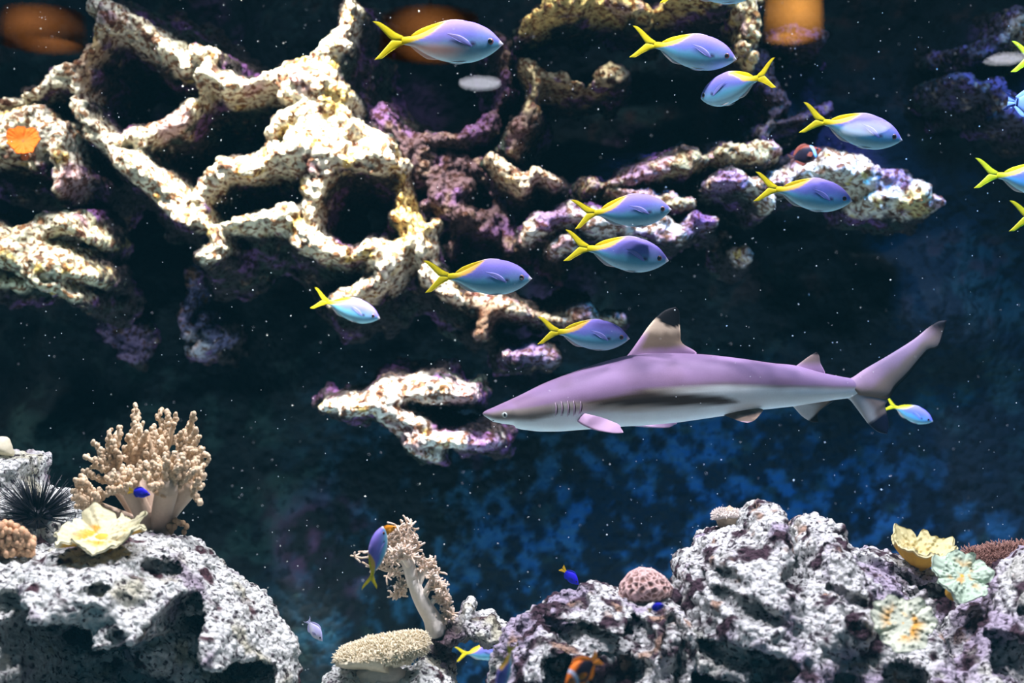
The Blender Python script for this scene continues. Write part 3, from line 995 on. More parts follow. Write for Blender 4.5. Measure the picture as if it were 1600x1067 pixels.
def build_fusilier():
    out = {}
    V, Q, T3, C = loft(np.array([zx(q[0]) for q in FT]), [zz(q[1]) for q in FT], [zz(q[1]) for q in FB], [q / 1408.0 for q in FW], 72, 36, fus_col, 0.92, True)
    out['body'] = (mesh_np('fusilier_body', V, [Q, T3], C), M_FISH, None)

    def ycol(V, U, W):
        n = vnoise(V, 0.03, 5)
        c = np.tile(YELLOW, (len(V), 1)) * (1 + 0.12 * n)[:, None]
        return mix(c, (0.55, 0.52, 0.03), 0.5 * sm(0.55, 1.0, W))
    up = (zpl([(420, 252), (330, 205), (230, 138), (140, 92), (72, 92)]), zpl([(400, 300), (300, 297), (238, 248), (160, 168), (76, 95)]), 0.014, (0, 1, 0), ycol)
    dn = (zpl([(420, 342), (340, 385), (250, 447), (180, 502), (104, 516)]), zpl([(400, 300), (300, 296), (250, 345), (172, 438), (104, 512)]), 0.014, (0, 1, 0), ycol)
    out['tail_fin'] = (fin_mesh('fusilier_tail', [up, dn]), M_FIN, None)

    def dcol(V, U, W):
        return mix(np.tile(YELLOW, (len(V), 1)), (0.50, 0.42, 0.74), sm(zx(760), zx(960), V[:, 0]))
    out['dorsal_fin'] = (fin_mesh('fusilier_dorsal', [(zpl([(1080, 78), (1000, 78), (880, 96), (760, 150), (640, 212), (505, 250)]), zpl([(1080, 66), (960, 58), (840, 82), (700, 128), (590, 175), (500, 240)]), 0.012, (0, 1, 0), dcol)]), M_FIN, None)

    def acol(V, U, W):
        return mix(np.tile(np.array((0.62, 0.58, 0.62)), (len(V), 1)), (0.75, 0.66, 0.60), W)
    out['anal_fin'] = (fin_mesh('fusilier_anal', [(zpl([(820, 500), (700, 458), (600, 400), (500, 355)]), zpl([(820, 503), (690, 498), (590, 440), (495, 362)]), 0.010, (0, 1, 0), acol)]), M_FIN, None)
    for sgn in (1, -1):
        y0 = 118 / 1408.0 * sgn
        A = [(zx(1180), y0 * 0.96, zz(350)), (zx(1050), y0 * 1.12, zz(265)), (zx(890), y0 * 1.10, zz(238))]
        B = [(zx(1170), y0 * 0.96, zz(385)), (zx(1040), y0 * 1.10, zz(330)), (zx(890), y0 * 1.10, zz(240))]

        def pcol(V, U, W):
            return mix(np.tile(np.array((0.22, 0.25, 0.66)), (len(V), 1)), (0.34, 0.30, 0.70), sm(0.3, 0, W))
        out['pectoral_fin%+d' % sgn] = (fin_mesh('fusilier_pectoral', [(A, B, 0.006, (0, sgn, 0), pcol)]), M_FIN, None)
        A = [(zx(1130), y0 * 0.35, zz(518)), (zx(1030), y0 * 0.45, zz(540)), (zx(925), y0 * 0.5, zz(528))]
        B = [(zx(1060), y0 * 0.35, zz(520)), (zx(1000), y0 * 0.45, zz(524)), (zx(925), y0 * 0.5, zz(526))]
        out['pelvic_fin%+d' % sgn] = (fin_mesh('fusilier_pelvic', [(A, B, 0.006, (0, 1, 0), acol)]), M_FIN, None)
        EV, EQ = uv_ball()
        ye = 84 / 1408.0 * sgn
        e = EV * np.array([0.027, 0.013, 0.027]) + np.array([zx(1368), ye, zz(310)])
        out['eye%+d' % sgn] = (mesh_np('fusilier_eye', e, [EQ], np.ones((len(e), 3))), M_IRIS, None)
        e = EV * np.array([0.0185, 0.0065, 0.0185]) + np.array([zx(1368), ye + 0.0095 * sgn, zz(310)])
        out['pupil%+d' % sgn] = (mesh_np('fusilier_pupil', e, [EQ], np.ones((len(e), 3))), M_PUPIL, 'eye%+d' % sgn)
    return out


def place_fish(kit, name, label, cat, nose, tail, d, yaw=0.0, up=None, group=None, fwd=None, roll=0.0):
    """kit parts run from x = -0.5 (tail tips) to x = 0.5 (nose); yaw > 0 turns the head toward the pane"""
    a, b_ = P(*tail, d), P(*nose, d)
    dv = b_ - a
    L = dv.length / max(math.cos(math.radians(yaw)), 0.2)
    if fwd is None:
        f = dv.normalized() * math.cos(math.radians(yaw)) + Vector((0, -1, 0)) * math.sin(math.radians(yaw))
    else:
        f = Vector(fwd).normalized()
    u0 = Vector(up) if up is not None else Vector((0, 0, 1))
    u = (u0 - f * u0.dot(f)).normalized()
    if roll:
        u = Matrix.Rotation(math.radians(roll), 3, f) @ u
    y = u.cross(f)
    Mx = Matrix((f, y, u)).transposed().to_4x4()
    root = empty(name)
    root.matrix_world = Matrix.Translation((a + b_) / 2) @ Mx @ Matrix.Scale(L, 4)
    tag(root, label, cat, group)
    made = {}
    for key, (me, mat, par) in kit.items():
        nm = key.split('+')[0].split('-')[0]
        made[key] = link(nm, me, mat, made[par] if par else root)
    return root


FUS = build_fusilier()
SCHOOL = 'yellow-tailed lavender fusiliers of the school'
fus = [
    ((786, 66), (585, 63), 3.05, 0, 'largest lavender fusilier with yellow tail, highest in the school and over the round hollow'),
    ((1150, 92), (988, 63), 3.2, 5, 'lavender fusilier with yellow tail, directly above the fusilier facing the opposite way'),
    ((1103, 142), (1200, 124), 3.15, -50, 'foreshortened lavender fusilier turned away and heading opposite to the school'),
    ((1410, 217), (1253, 183), 3.15, 0, 'lavender fusilier with yellow tail swimming above the dark clownfish'),
    ((1332, 312), (1180, 291), 3.2, 0, 'violet fusilier with yellow tail in front of the ledge below the dark clownfish'),
    ((1049, 325), (896, 335), 3.2, 0, 'upper of the two closely stacked fusiliers before the mauve shelf'),
    ((1045, 405), (883, 383), 3.25, 0, 'lower of the two closely stacked fusiliers, bluer than the one over it'),
    ((831, 433), (664, 432), 3.15, 0, 'pale lavender fusilier with its yellow tail against the brightest reef crust'),
    ((594, 496), (489, 465), 3.9, 0, 'small blue fusilier with yellow tail under the honeycomb reef'),
    ((984, 527), (841, 516), 3.3, 0, 'pale fusilier with yellow tail swimming just ahead of the shark dorsal fin'),
    ((1456, 657), (1383, 630), 3.9, 10, 'small fusilier half hidden behind the tail fin of the shark'),
    ((1680, 287), (1524, 270), 3.3, 0, 'pale fusilier cut off by the frame edge, only tail and rear body showing'),
    ((1742, 103), (1581, 88), 3.3, 0, 'yellow forked fish tail poking in near the striped damselfish'),
    ((1738, 350), (1578, 337), 3.2, 0, 'yellow forked fish tail poking in below the cut-off fusilier'),
    ((1193, -22), (1030, -20), 3.3, 0, 'fusilier at the very top edge showing only its blue belly and a yellow tail tip'),
    ((1052, 1097), (1205, 1092), 2.6, 0, 'fish at the very bottom edge showing only the top of its violet back'),
    ((790, 1016), (712, 1022), 4.1, 0, 'dim pale fish with a yellow tail in the dark gap between the front rocks'),
]
for (n_, t_, d_, yw, lb) in fus:
    place_fish(FUS, 'fusilier', lb, 'fish', n_, t_, d_, yw, group=SCHOOL)
place_fish(FUS, 'fusilier', 'slim blue fusilier swimming straight up in front of the tree coral, tail edge-on', 'fish', (597, 822), (577, 920), 2.7, 0, up=(-0.72, -0.70, 0), group=SCHOOL)
place_fish(FUS, 'fusilier', 'small blue fusilier diving nose down before the sloping boulder', 'fish', (779, 1080), (801, 1004), 2.2, 0, up=(-1, -0.9, 0), group=SCHOOL)


# ------------------------------------------------------------------ small reef fish
def small_fish(key, deep, colfun, fincol, tailcol, forked=0.05, width=0.16, tail_len=0.2, finh=1.0):
    """generic oval fish, tail tips at x = -0.5, nose at 0.5"""
    tb = -0.5 + tail_len
    q = np.linspace(0, 1, 11)
    xs = 0.5 - (0.5 - tb) * q
    shp = np.array([0.02, 0.30, 0.55, 0.78, 0.94, 1.0, 0.97, 0.84, 0.62, 0.38, 0.24])
    out = {}
    V, Q, T3, C = loft(xs, deep * shp, -deep * shp * 0.95, width * 0.5 * np.array([0.05, 0.42, 0.72, 0.92, 1, 0.98, 0.88, 0.7, 0.48, 0.26, 0.12]), 40, 24, colfun, 0.95, True)
    out['body'] = (mesh_np(key + '_body', V, [Q, T3], C), M_FISH, None)

    def tc(V, U, W):
        return tailcol(V) if callable(tailcol) else np.tile(np.array(tailcol), (len(V), 1))

    def fc(V, U, W):
        return fincol(V) if callable(fincol) else np.tile(np.array(fincol), (len(V), 1))
    h = deep * 0.24
    up = ([(tb + 0.02, 0, h), (tb - tail_len * 0.5, 0, h * 2.2), (-0.5, 0, deep * 0.75)], [(tb + 0.02, 0, 0), (tb - tail_len * 0.5, 0, 0.01), (-0.5 + forked, 0, deep * 0.1 + (deep * 0.5 if forked > 0.06 else 0))], 0.02, (0, 1, 0), tc)
    dn = ([(tb + 0.02, 0, -h), (tb - tail_len * 0.5, 0, -h * 2.2), (-0.5, 0, -deep * 0.75)], [(tb + 0.02, 0, 0), (tb - tail_len * 0.5, 0, -0.01), (-0.5 + forked, 0, -deep * 0.1 - (deep * 0.5 if forked > 0.06 else 0))], 0.02, (0, 1, 0), tc)
    out['tail_fin'] = (fin_mesh(key + '_tail', [up, dn]), M_FIN, None)
    ob = lambda x: np.interp(x, xs[::-1], (deep * shp)[::-1])
    xa = np.linspace(0.22, tb + 0.03, 7)
    rise = np.array([0.05, 0.5, 0.7, 0.8, 0.9, 0.8, 0.3]) * deep * 0.35 * finh
    out['dorsal_fin'] = (fin_mesh(key + '_dorsal', [([(x, 0, ob(x) * 0.9) for x in xa], [(x - 0.03, 0, ob(x) + r) for x, r in zip(xa, rise)], 0.02, (0, 1, 0), fc)]), M_FIN, None)
    xa = np.linspace(0.02, tb + 0.03, 6)
    rise = np.array([0.05, 0.6, 0.9, 0.9, 0.7, 0.2]) * deep * 0.4 * finh
    out['anal_fin'] = (fin_mesh(key + '_anal', [([(x, 0, -ob(x) * 0.86) for x in xa], [(x - 0.03, 0, -ob(x) * 0.95 - r) for x, r in zip(xa, rise)], 0.02, (0, 1, 0), fc)]), M_FIN, None)
    EV, EQ = uv_ball(12, 8)
    for sgn in (1, -1):
        yb = width * 0.46 * sgn
        out['pectoral_fin%+d' % sgn] = (fin_mesh(key + '_pectoral', [([(0.2, yb, 0.0), (0.12, yb * 1.5, 0.03), (0.02, yb * 1.7, -0.02)], [(0.2, yb, -0.06), (0.12, yb * 1.5, -0.10), (0.02, yb * 1.7, -0.06)], 0.012, (0, sgn, 0), fc)]), M_FIN, None)
        e = EV * np.array([0.034, 0.016, 0.034]) + np.array([0.36, width * 0.36 * sgn, deep * 0.18])
        out['eye%+d' % sgn] = (mesh_np(key + '_eye', e, [EQ], np.ones((len(e), 3))), M_PUPIL, None)
    return out


def c_blue(V):
    return mix(np.tile(np.array((0.012, 0.02, 0.55)), (len(V), 1)), (0.03, 0.02, 0.75), sm(-0.1, 0.15, V[:, 2]))


DAM = small_fish('damsel', 0.22, c_blue, (0.01, 0.02, 0.45), (0.85, 0.55, 0.02), tail_len=0.24)
DG = 'small blue damselfish with yellow tails'
place_fish(DAM, 'blue_damselfish', 'small royal blue fish with yellow tail in front of the bushy soft coral', 'fish', (235, 773), (200, 766), 2.72, 0, group=DG)
place_fish(DAM, 'blue_damselfish', 'small royal blue fish with yellow tail diving through open dark water', 'fish', (904, 913), (877, 887), 3.0, 10, group=DG)
place_fish(DAM, 'blue_damselfish', 'small royal blue fish with yellow tail below the brain coral', 'fish', (1038, 944), (1012, 954), 2.38, 0, group=DG)


def c_clown(V):
    x, z = V[:, 0], V[:, 2]
    c = np.tile(np.array((0.92, 0.22, 0.02)), (len(V), 1))
    e = np.hypot((x + 0.02) / 0.30, (z + 0.005) / 0.20)
    c = mix(c, (0.010, 0.008, 0.018), sm(1.12, 0.85, e))
    xb = x - 0.24 - 0.25 * (z * 1.2) ** 2 * 4 + 0.10 * z
    c = mix(c, (0.66, 0.74, 0.95), sm(0.048, 0.030, np.abs(xb)))
    return c


CL = small_fish('clown', 0.25, c_clown, (0.85, 0.24, 0.01), (0.85, 0.30, 0.03), tail_len=0.2, width=0.2)


def c_clown_dark(V):
    x, z = V[:, 0], V[:, 2]
    c = np.tile(np.array((0.16, 0.03, 0.012)), (len(V), 1))
    e = np.hypot((x + 0.02) / 0.34, (z + 0.005) / 0.21)
    c = mix(c, (0.008, 0.004, 0.008), sm(1.10, 0.85, e))
    c = mix(c, (0.22, 0.45, 0.62), sm(0.045, 0.028, np.abs(x - 0.26 + 0.12 * z)))
    return c


CLD = small_fish('dark_clown', 0.26, c_clown_dark, (0.17, 0.032, 0.012), (0.06, 0.018, 0.012), tail_len=0.16, width=0.2)
place_fish(CLD, 'clownfish', 'dark clownfish with rust edges and one pale bar resting over the cream ledge', 'fish', (1284, 234), (1232, 250), 4.05, 0, up=(-0.3, 0, 1))
place_fish(CL, 'clownfish', 'orange and black clownfish with a white bar at the very bottom edge', 'fish', (882, 1066), (938, 1030), 2.2, 30, up=(-0.25, 0, 1))


def c_or(V):
    return np.tile(np.array((0.85, 0.30, 0.01)), (len(V), 1))


ORF = small_fish('orange_fish', 0.2, c_or, (0.85, 0.34, 0.02), (0.80, 0.30, 0.03))
place_fish(ORF, 'orange_fish', 'tiny orange fish tucked between the slim blue fusilier and the tree coral', 'fish', (620, 823), (590, 833), 2.8, 0)


def c_lav(V):
    return mix(np.tile(np.array((0.75, 0.76, 0.92)), (len(V), 1)), (0.55, 0.54, 0.88), sm(-0.05, 0.12, V[:, 2]))


LVF = small_fish('lilac_fish', 0.22, c_lav, (0.5, 0.5, 0.82), (0.55, 0.55, 0.85), forked=0.10)
place_fish(LVF, 'lilac_damselfish', 'tiny pale lilac fish diving between the big boulder and the leather coral', 'fish', (504, 1001), (478, 967), 3.1, 10)


def c_str(V):
    x = V[:, 0]
    c = np.tile(np.array((0.30, 0.32, 0.46)), (len(V), 1))
    return mix(c, (0.01, 0.01, 0.04), sm(0.024, 0.014, np.abs((x + 0.30) % 0.17 - 0.085)))


def c_strtail(V):
    z = np.abs(V[:, 2])
    lim = 0.09 + (-0.28 - V[:, 0]) * 0.5
    c = np.tile(np.array((0.32, 0.34, 0.50)), (len(V), 1))
    return mix(c, (0.01, 0.01, 0.05), sm(0.05, 0.03, np.abs(z - lim * 0.85)))


STF = small_fish('striped_fish', 0.24, c_str, (0.4, 0.42, 0.7), c_strtail, forked=0.15, tail_len=0.24)
place_fish(STF, 'striped_damselfish', 'black and white striped damselfish cut off by the frame edge', 'fish', (1650, 168), (1565, 157), 3.4, 0)


# ------------------------------------------------------------------ the shark (profile in pixels of the plane y = 0)
def build_shark():
    S = -CAMY / FPX
    ox, oy = 1080.0, 610.0

    def X(px):
        return (px - ox) * S

    def Z(py):
        return -(py - oy) * S

    def pl(pts, y=0.0):
        return [(X(a), y, Z(b_)) for a, b_ in pts]
    top = np.array([(754, 646), (758, 642), (776, 634), (811, 618), (847, 600), (882, 586), (918, 573), (954, 562), (983, 555), (1010, 551.5), (1040, 551), (1075, 552), (1110, 554.5), (1157, 560), (1205, 567), (1243, 571), (1288, 583), (1324, 590), (1345, 594), (1365, 598)], float)
    bot = np.array([(754, 647), (757, 650), (771, 659), (787, 662), (800, 663.5), (803.5, 664.5), (806, 668.5), (816, 671), (842, 674), (873, 674), (913, 671), (977, 666), (1001, 665), (1058, 660), (1120, 651), (1191, 640), (1238, 635), (1302, 625), (1326, 622), (1345, 619), (1365, 612)], float)
    wid = np.array([(754, 0.5), (757, 9), (771, 24), (800, 38), (847, 47), (900, 52), (960, 55), (1040, 54), (1110, 48), (1200, 34), (1288, 20), (1330, 12), (1365, 4)], float)
    xq = np.concatenate([[754, 755, 757, 760, 764, 770, 777, 785, 793, 799, 802, 804, 806, 809], np.linspace(815, 1365, 110)])

    def smth(a, x):
        q = smooth_pl(a, 600)
        o_ = np.argsort(q[:, 0])
        return np.interp(x, q[o_, 0], q[o_, 1])
    T_, B_ = smth(top, xq), np.interp(xq, bot[:, 0], bot[:, 1])
    W_ = smth(wid, xq)
    nr = 56
    th = np.linspace(0, 2 * math.pi, nr, endpoint=False)
    c, s = np.cos(th), np.sin(th)
    zc, hz = (T_ + B_) / 2, (B_ - T_) / 2
    ybulge = np.where(s[None] < 0, np.sign(c) * np.abs(c) ** 0.82, np.sign(c) * np.abs(c) ** 0.95)
    ppx = xq[:, None] + 0 * th[None]
    ppy = zc[:, None] - hz[:, None] * s[None]
    V = np.stack([X(ppx), W_[:, None] * S * ybulge, Z(ppy)], -1).reshape(-1, 3)
    px, py = ppx.ravel(), ppy.ravel()
    n1 = vnoise(V * [1, 1, 2.5], 0.05, 3)
    n2 = vnoise(V, 0.02, 4)
    MAU = np.array((0.30, 0.195, 0.355))  # violet lamp tint put into the grey-brown back colour
    MAU2 = np.array((0.235, 0.148, 0.245))
    BR = np.array((0.075, 0.052, 0.042))
    BEI = np.array((0.50, 0.43, 0.36))
    WH = np.array((0.84, 0.92, 0.93))
    C = np.tile(WH, (len(V), 1))
    C = mix(C, BEI, sm(645, 634, py + 2 * n1) * sm(1120, 980, px) * sm(855, 900, px))
    # boundary of the dark back
    bx = np.array([750, 760, 780, 830, 860, 900, 950, 1000, 1050, 1100, 1200, 1300, 1365])
    by = np.array([651, 651, 655, 655, 648, 633, 633, 632, 632, 631, 604, 605, 606])
    lim = np.interp(px, bx, by) + 1.5 * n1
    # flank band in front and the mauve back
    back = np.interp(px, [750, 790, 850, 880, 905, 960, 1010, 1060, 1130, 1200, 1300, 1365], [649, 640, 632, 628, 626, 617, 606, 601, 598, 601, 604, 605]) + 1.2 * n1
    brown = sm(lim + 3, lim - 4, py)
    wedge = sm(back - 1, back + 5, py) * sm(lim - 12 - 0 * px, lim - 18, py) * sm(985, 1060, px)
    band_hi = np.interp(px, [900, 1000, 1060, 1120, 1152], [622, 609, 612, 616, 625])
    band_lo = np.interp(px, [900, 1000, 1060, 1120, 1152], [630, 632, 632, 631, 627])
    front = sm(1010, 990, px)
    band = sm(band_hi - 3, band_hi + 5, py) * sm(band_lo + 3, band_lo - 3, py) * sm(1158, 1142, px) * sm(880, 940, px)
    head = sm(lim + 3, lim - 5, py) * sm(905, 855, px)
    C = mix(C, np.array((0.25, 0.215, 0.19)), head)
    C = mix(C, BR, band)
    line = sm(back + 9, back - 1, py) * sm(930, 1000, px)
    C = mix(C, BR * 1.4, line * 0.9)
    C = mix(C, BR * 2.0, sm(back + 10, back, py) * sm(1000, 930, px) * sm(900, 930, px))
    m_ = sm(back + 2.5, back - 4, py)
    mv = mix(np.tile(MAU, (len(V), 1)), MAU2, 0.5 * sm(0.0, 0.6, n1) + 0.5 * sm(back - 26, back - 4, py))
    C = C * (1 - m_[:, None]) + mv * m_[:, None]
    C = C * (1 + 0.05 * n2)[:, None]
    a = np.arange(nr)
    b_ = (a + 1) % nr
    ns = len(xq)
    Q = np.concatenate([np.stack([k * nr + a, k * nr + b_, (k + 1) * nr + b_, (k + 1) * nr + a], 1) for k in range(ns - 1)])
    n0 = len(V)
    V = np.concatenate([V, V[:nr].mean(0)[None], V[-nr:].mean(0)[None]])
    C = np.concatenate([C, C[:1], C[-1:]])
    t3 = np.concatenate([np.stack([np.full(nr, n0), b_, a], 1), np.stack([np.full(nr, n0 + 1), (ns - 1) * nr + a, (ns - 1) * nr + b_], 1)])
    root = empty('reef_shark', (X(ox) + (ox - CX) * S, 0, -(oy - CY) * S))
    tag(root, 'blacktip reef shark with mauve back, pale belly and black fin tips', 'shark')
    link('body', mesh_np('shark_body', V, [Q, t3], C), M_SHARK, root)

    def halfw(px_, py_):
        t_, b2, w_ = smth(top, np.array([px_]))[0], np.interp(px_, bot[:, 0], bot[:, 1]), smth(wid, np.array([px_]))[0]
        q = (py_ - (t_ + b2) / 2) / ((b2 - t_) / 2)
        return w_ * S * math.sqrt(max(0.0, 1 - min(1, q * q))) ** 0.9

    def fcol(fun):
        def f(V, U, W):
            return fun(V[:, 0] / S + ox, oy - V[:, 2] / S, V, U, W)
        return f

    def tcol(px, py, V, U, W):
        n = vnoise(V * [1, 1, 1], 0.02, 9)
        ax = (px - 1331) * 0.855 + (590 - py) * 0.52           # along the upper lobe
        c = mix(np.tile(np.array((0.36, 0.24, 0.34)), (len(V), 1)), (0.26, 0.195, 0.155), sm(0.25, 0.6, W + 0.1 * n))
        c = mix(c, (0.30, 0.20, 0.16), sm(110, 150, ax) * 0.7)
        c = mix(c, (0.006, 0.006, 0.010), sm(0.86, 0.90, W) * sm(15, 40, ax))
        c = mix(c, (0.010, 0.008, 0.010), sm(150, 172, ax + 22 * (1 - W) + 3 * n))
        return c

    def lcol(px, py, V, U, W):
        n = vnoise(V, 0.02, 9)
        c = mix(np.tile(np.array((0.50, 0.50, 0.50)), (len(V), 1)), (0.22, 0.17, 0.15), sm(0.25, 0.6, W))
        return mix(c, (0.008, 0.012, 0.035), sm(-2, 4, py - 641 - (1388 - px) * 0.62 + 2 * n))
    up = (pl([(1318, 592), (1331, 590), (1352, 576), (1390, 554), (1428, 530), (1450, 512), (1466, 502), (1478, 500)]),
          pl([(1345, 622), (1386, 624), (1400, 606), (1419, 586), (1442, 557), (1452, 547), (1467, 543), (1474, 520), (1479, 502)]), 0.034, (0, 1, 0), fcol(tcol))
    dn = (pl([(1318, 621), (1327, 624), (1337, 636), (1348, 651), (1359, 665), (1372, 675), (1385, 678)]), pl([(1345, 600), (1384, 622), (1383, 634), (1387, 650), (1388.5, 666), (1386, 678)]), 0.028, (0, 1, 0), fcol(lcol))
    link('tail_fin', fin_mesh('shark_tail', [up, dn], 34, 21), M_SHARK, root)

    def dcol(px, py, V, U, W):
        n = vnoise(V, 0.012, 7)
        c = np.tile(np.array((0.34, 0.21, 0.36)), (len(V), 1))
        c = mix(c, (0.17, 0.125, 0.09), sm(552, 538, py + 3 * n + (px - 1030) * 0.10) * sm(0.04, 0.15, W))
        c = mix(c, (0.58, 0.46, 0.34), sm(527, 512, py + 3 * n))
        edge = 499 + 12 * np.sin(np.clip((px - 1028) / 34, 0, 1) * math.pi * 0.75) + 1.5 * n
        return mix(c, (0.005, 0.005, 0.007), sm(edge + 2, edge - 1, py))
    link('dorsal_fin', fin_mesh('shark_dorsal', [(pl([(970, 566), (983, 552), (996, 534), (1013, 510), (1028, 493), (1041, 483.5), (1055, 479.5)]), pl([(1062, 566), (1089, 552.5), (1066, 536), (1063, 520), (1062, 504), (1061, 486), (1056, 480)]), 0.030, (0, 1, 0), fcol(dcol))], 34, 21), M_SHARK, root)

    def d2col(px, py, V, U, W):
        c = mix(np.tile(np.array((0.34, 0.21, 0.36)), (len(V), 1)), (0.22, 0.16, 0.15), sm(575, 562, py))
        return mix(c, (0.01, 0.008, 0.012), sm(556, 552, py))
    link('second_dorsal_fin', fin_mesh('shark_dorsal2', [(pl([(1238, 576), (1246, 570), (1262, 558), (1275, 550)]), pl([(1270, 588), (1289, 585), (1282, 567), (1280, 556), (1276, 550)]), 0.016, (0, 1, 0), fcol(d2col))], 34, 21), M_SHARK, root)

    def acol(px, py, V, U, W):
        c = mix(np.tile(np.array((0.66, 0.68, 0.68)), (len(V), 1)), (0.24, 0.18, 0.14), sm(0.3, 0.75, W))
        return mix(c, (0.012, 0.010, 0.012), sm(-3, 2, py - 641 - (1281 - px) * 0.9))
    link('anal_fin', fin_mesh('shark_anal', [(pl([(1232, 630), (1240, 636), (1253, 650), (1268, 659), (1278, 659.5)]), pl([(1280, 622), (1303, 625), (1282, 640), (1277.5, 650), (1279, 659)]), 0.014, (0, 1, 0), fcol(acol))], 34, 21), M_SHARK, root)

    def pcol(px, py, V, U, W):
        n = vnoise(V, 0.03, 2)
        return mix(np.tile(np.array((0.52, 0.35, 0.52)), (len(V), 1)), (0.42, 0.27, 0.42), sm(-0.2, 0.6, n))
    # near pectoral reaches out toward the pane and back
    A = [(906, 646, -0.055), (920, 648, -0.085), (942, 653, -0.135), (958, 659, -0.18), (968, 664, -0.215), (970, 670, -0.23)]
    B = [(899, 655, -0.05), (911, 664, -0.10), (930, 672, -0.155), (954, 676.5, -0.205), (966, 677, -0.23), (974, 676, -0.245)]
    up_ = Vector((0.2, -0.35, 0.9)).normalized()

    def persp(pts):
        out = []
        for (a_, b2, y) in pts:
            k = (-CAMY + y) / -CAMY
            out.append(((CX + (a_ - CX) * k - ox) * S, y, -(CY + (b2 - CY) * k - oy) * S))
        return out
    link('pectoral_fin', fin_mesh('shark_pectoral', [(persp(A), persp(B), 0.014, tuple(up_), fcol(pcol))], 34, 21), M_SHARK, root)
    A = [(930, 655, 0.05), (975, 660, 0.10), (1020, 660, 0.17), (1050, 660, 0.22), (1058, 661, 0.24)]
    B = [(960, 658, 0.05), (1000, 665, 0.10), (1025, 668, 0.17), (1045, 667.5, 0.21), (1056, 662, 0.24)]
    link('pectoral_fin', fin_mesh('shark_pectoral_far', [(persp(A), persp(B), 0.012, (0.2, 0.35, 0.9), fcol(pcol))], 34, 21), M_SHARK, root)

    def vcol(px, py, V, U, W):
        n = vnoise(V, 0.015, 2)
        c = mix(np.tile(np.array((0.13, 0.095, 0.075)), (len(V), 1)), (0.26, 0.19, 0.14), sm(-0.1, 0.5, n))
        return mix(c, (0.66, 0.45, 0.62), sm(655, 659, py))
    for sg in (-1, 1):
        A = [(1127, 647, 0.022 * sg), (1140, 652, 0.035 * sg), (1156, 658, 0.055 * sg), (1168, 660.5, 0.07 * sg)]
        B = [(1150, 638, 0.03 * sg), (1190, 638.5, 0.03 * sg), (1187, 648, 0.05 * sg), (1178, 657, 0.065 * sg), (1169, 660.5, 0.07 * sg)]
        link('pelvic_fin', fin_mesh('shark_pelvic', [(persp(A), persp(B), 0.009, (0, -0.8 * sg * -1, 0.5), fcol(vcol))], 34, 21), M_SHARK, root)
        # eye, gills
        EV, EQ = uv_ball()
        ex, ey = 789, 646.5
        hw = halfw(ex, ey) * sg
        e = EV * np.array([5.0, 3.6, 4.2]) * S + np.array([X(ex), hw * 0.985, Z(ey)])
        eye = link('eye', mesh_np('shark_eye', e, [EQ], np.ones((len(e), 3))), M_SHARKEYE, root)
        e = EV * np.array([1.7, 1.3, 3.0]) * S + np.array([X(ex), hw * 0.985 + 3.0 * S * sg, Z(ey)])
        link('pupil', mesh_np('shark_pupil', e, [EQ], np.ones((len(e), 3))), M_PUPIL, eye)
        for k, (gx, g0, g1) in enumerate(((866, 627, 647), (875, 625, 647.5), (884.5, 624, 648), (893.5, 624, 648), (902, 625, 645))):
            t = np.linspace(0, 1, 9)
            gy = g0 + (g1 - g0) * t
            gxs = gx + 3.0 * np.sin(t * math.pi) * 0.5 + (2.5 * (1 - t) if k == 4 else 0)
            hw_ = np.array([halfw(a_, b2) for a_, b2 in zip(gxs, gy)]) * sg
            mb = MB()
            mb.tube(np.stack([X(gxs), hw_ * 1.0, Z(gy)], 1), np.sin(np.clip(t, 0.06, 0.94) * math.pi) ** 0.5 * 1.15 * S, (0.52, 0.38, 0.50), 8)
            mb.tube(np.stack([X(gxs + 1.9), hw_ * 0.997, Z(gy)], 1), np.sin(np.clip(t, 0.06, 0.94) * math.pi) ** 0.5 * 0.9 * S, (0.07, 0.045, 0.05), 8)
            link('gill_slit', mb.mesh('shark_gill'), M_SHARK, root)
        e = EV * np.array([1.6, 1.2, 1.0]) * S + np.array([X(771), halfw(771, 656) * sg, Z(656)])
        link('nostril', mesh_np('shark_nostril', e, [EQ], np.ones((len(e), 3))), M_PUPIL, root)
    return root


build_shark()


# ------------------------------------------------------------------ soft corals
def wander(p0, p1, n, jit, g, bow=0.0):
    p0, p1 = np.asarray(p0, float), np.asarray(p1, float)
    t = np.linspace(0, 1, n)[:, None]
    L = np.linalg.norm(p1 - p0)
    q = p0 + (p1 - p0) * t
    off = g.normal(size=(n, 3)) * jit * L
    off[0] = off[-1] = 0
    b_ = g.normal(size=3)
    return q + off + np.sin(t * math.pi) * b_ * bow * L


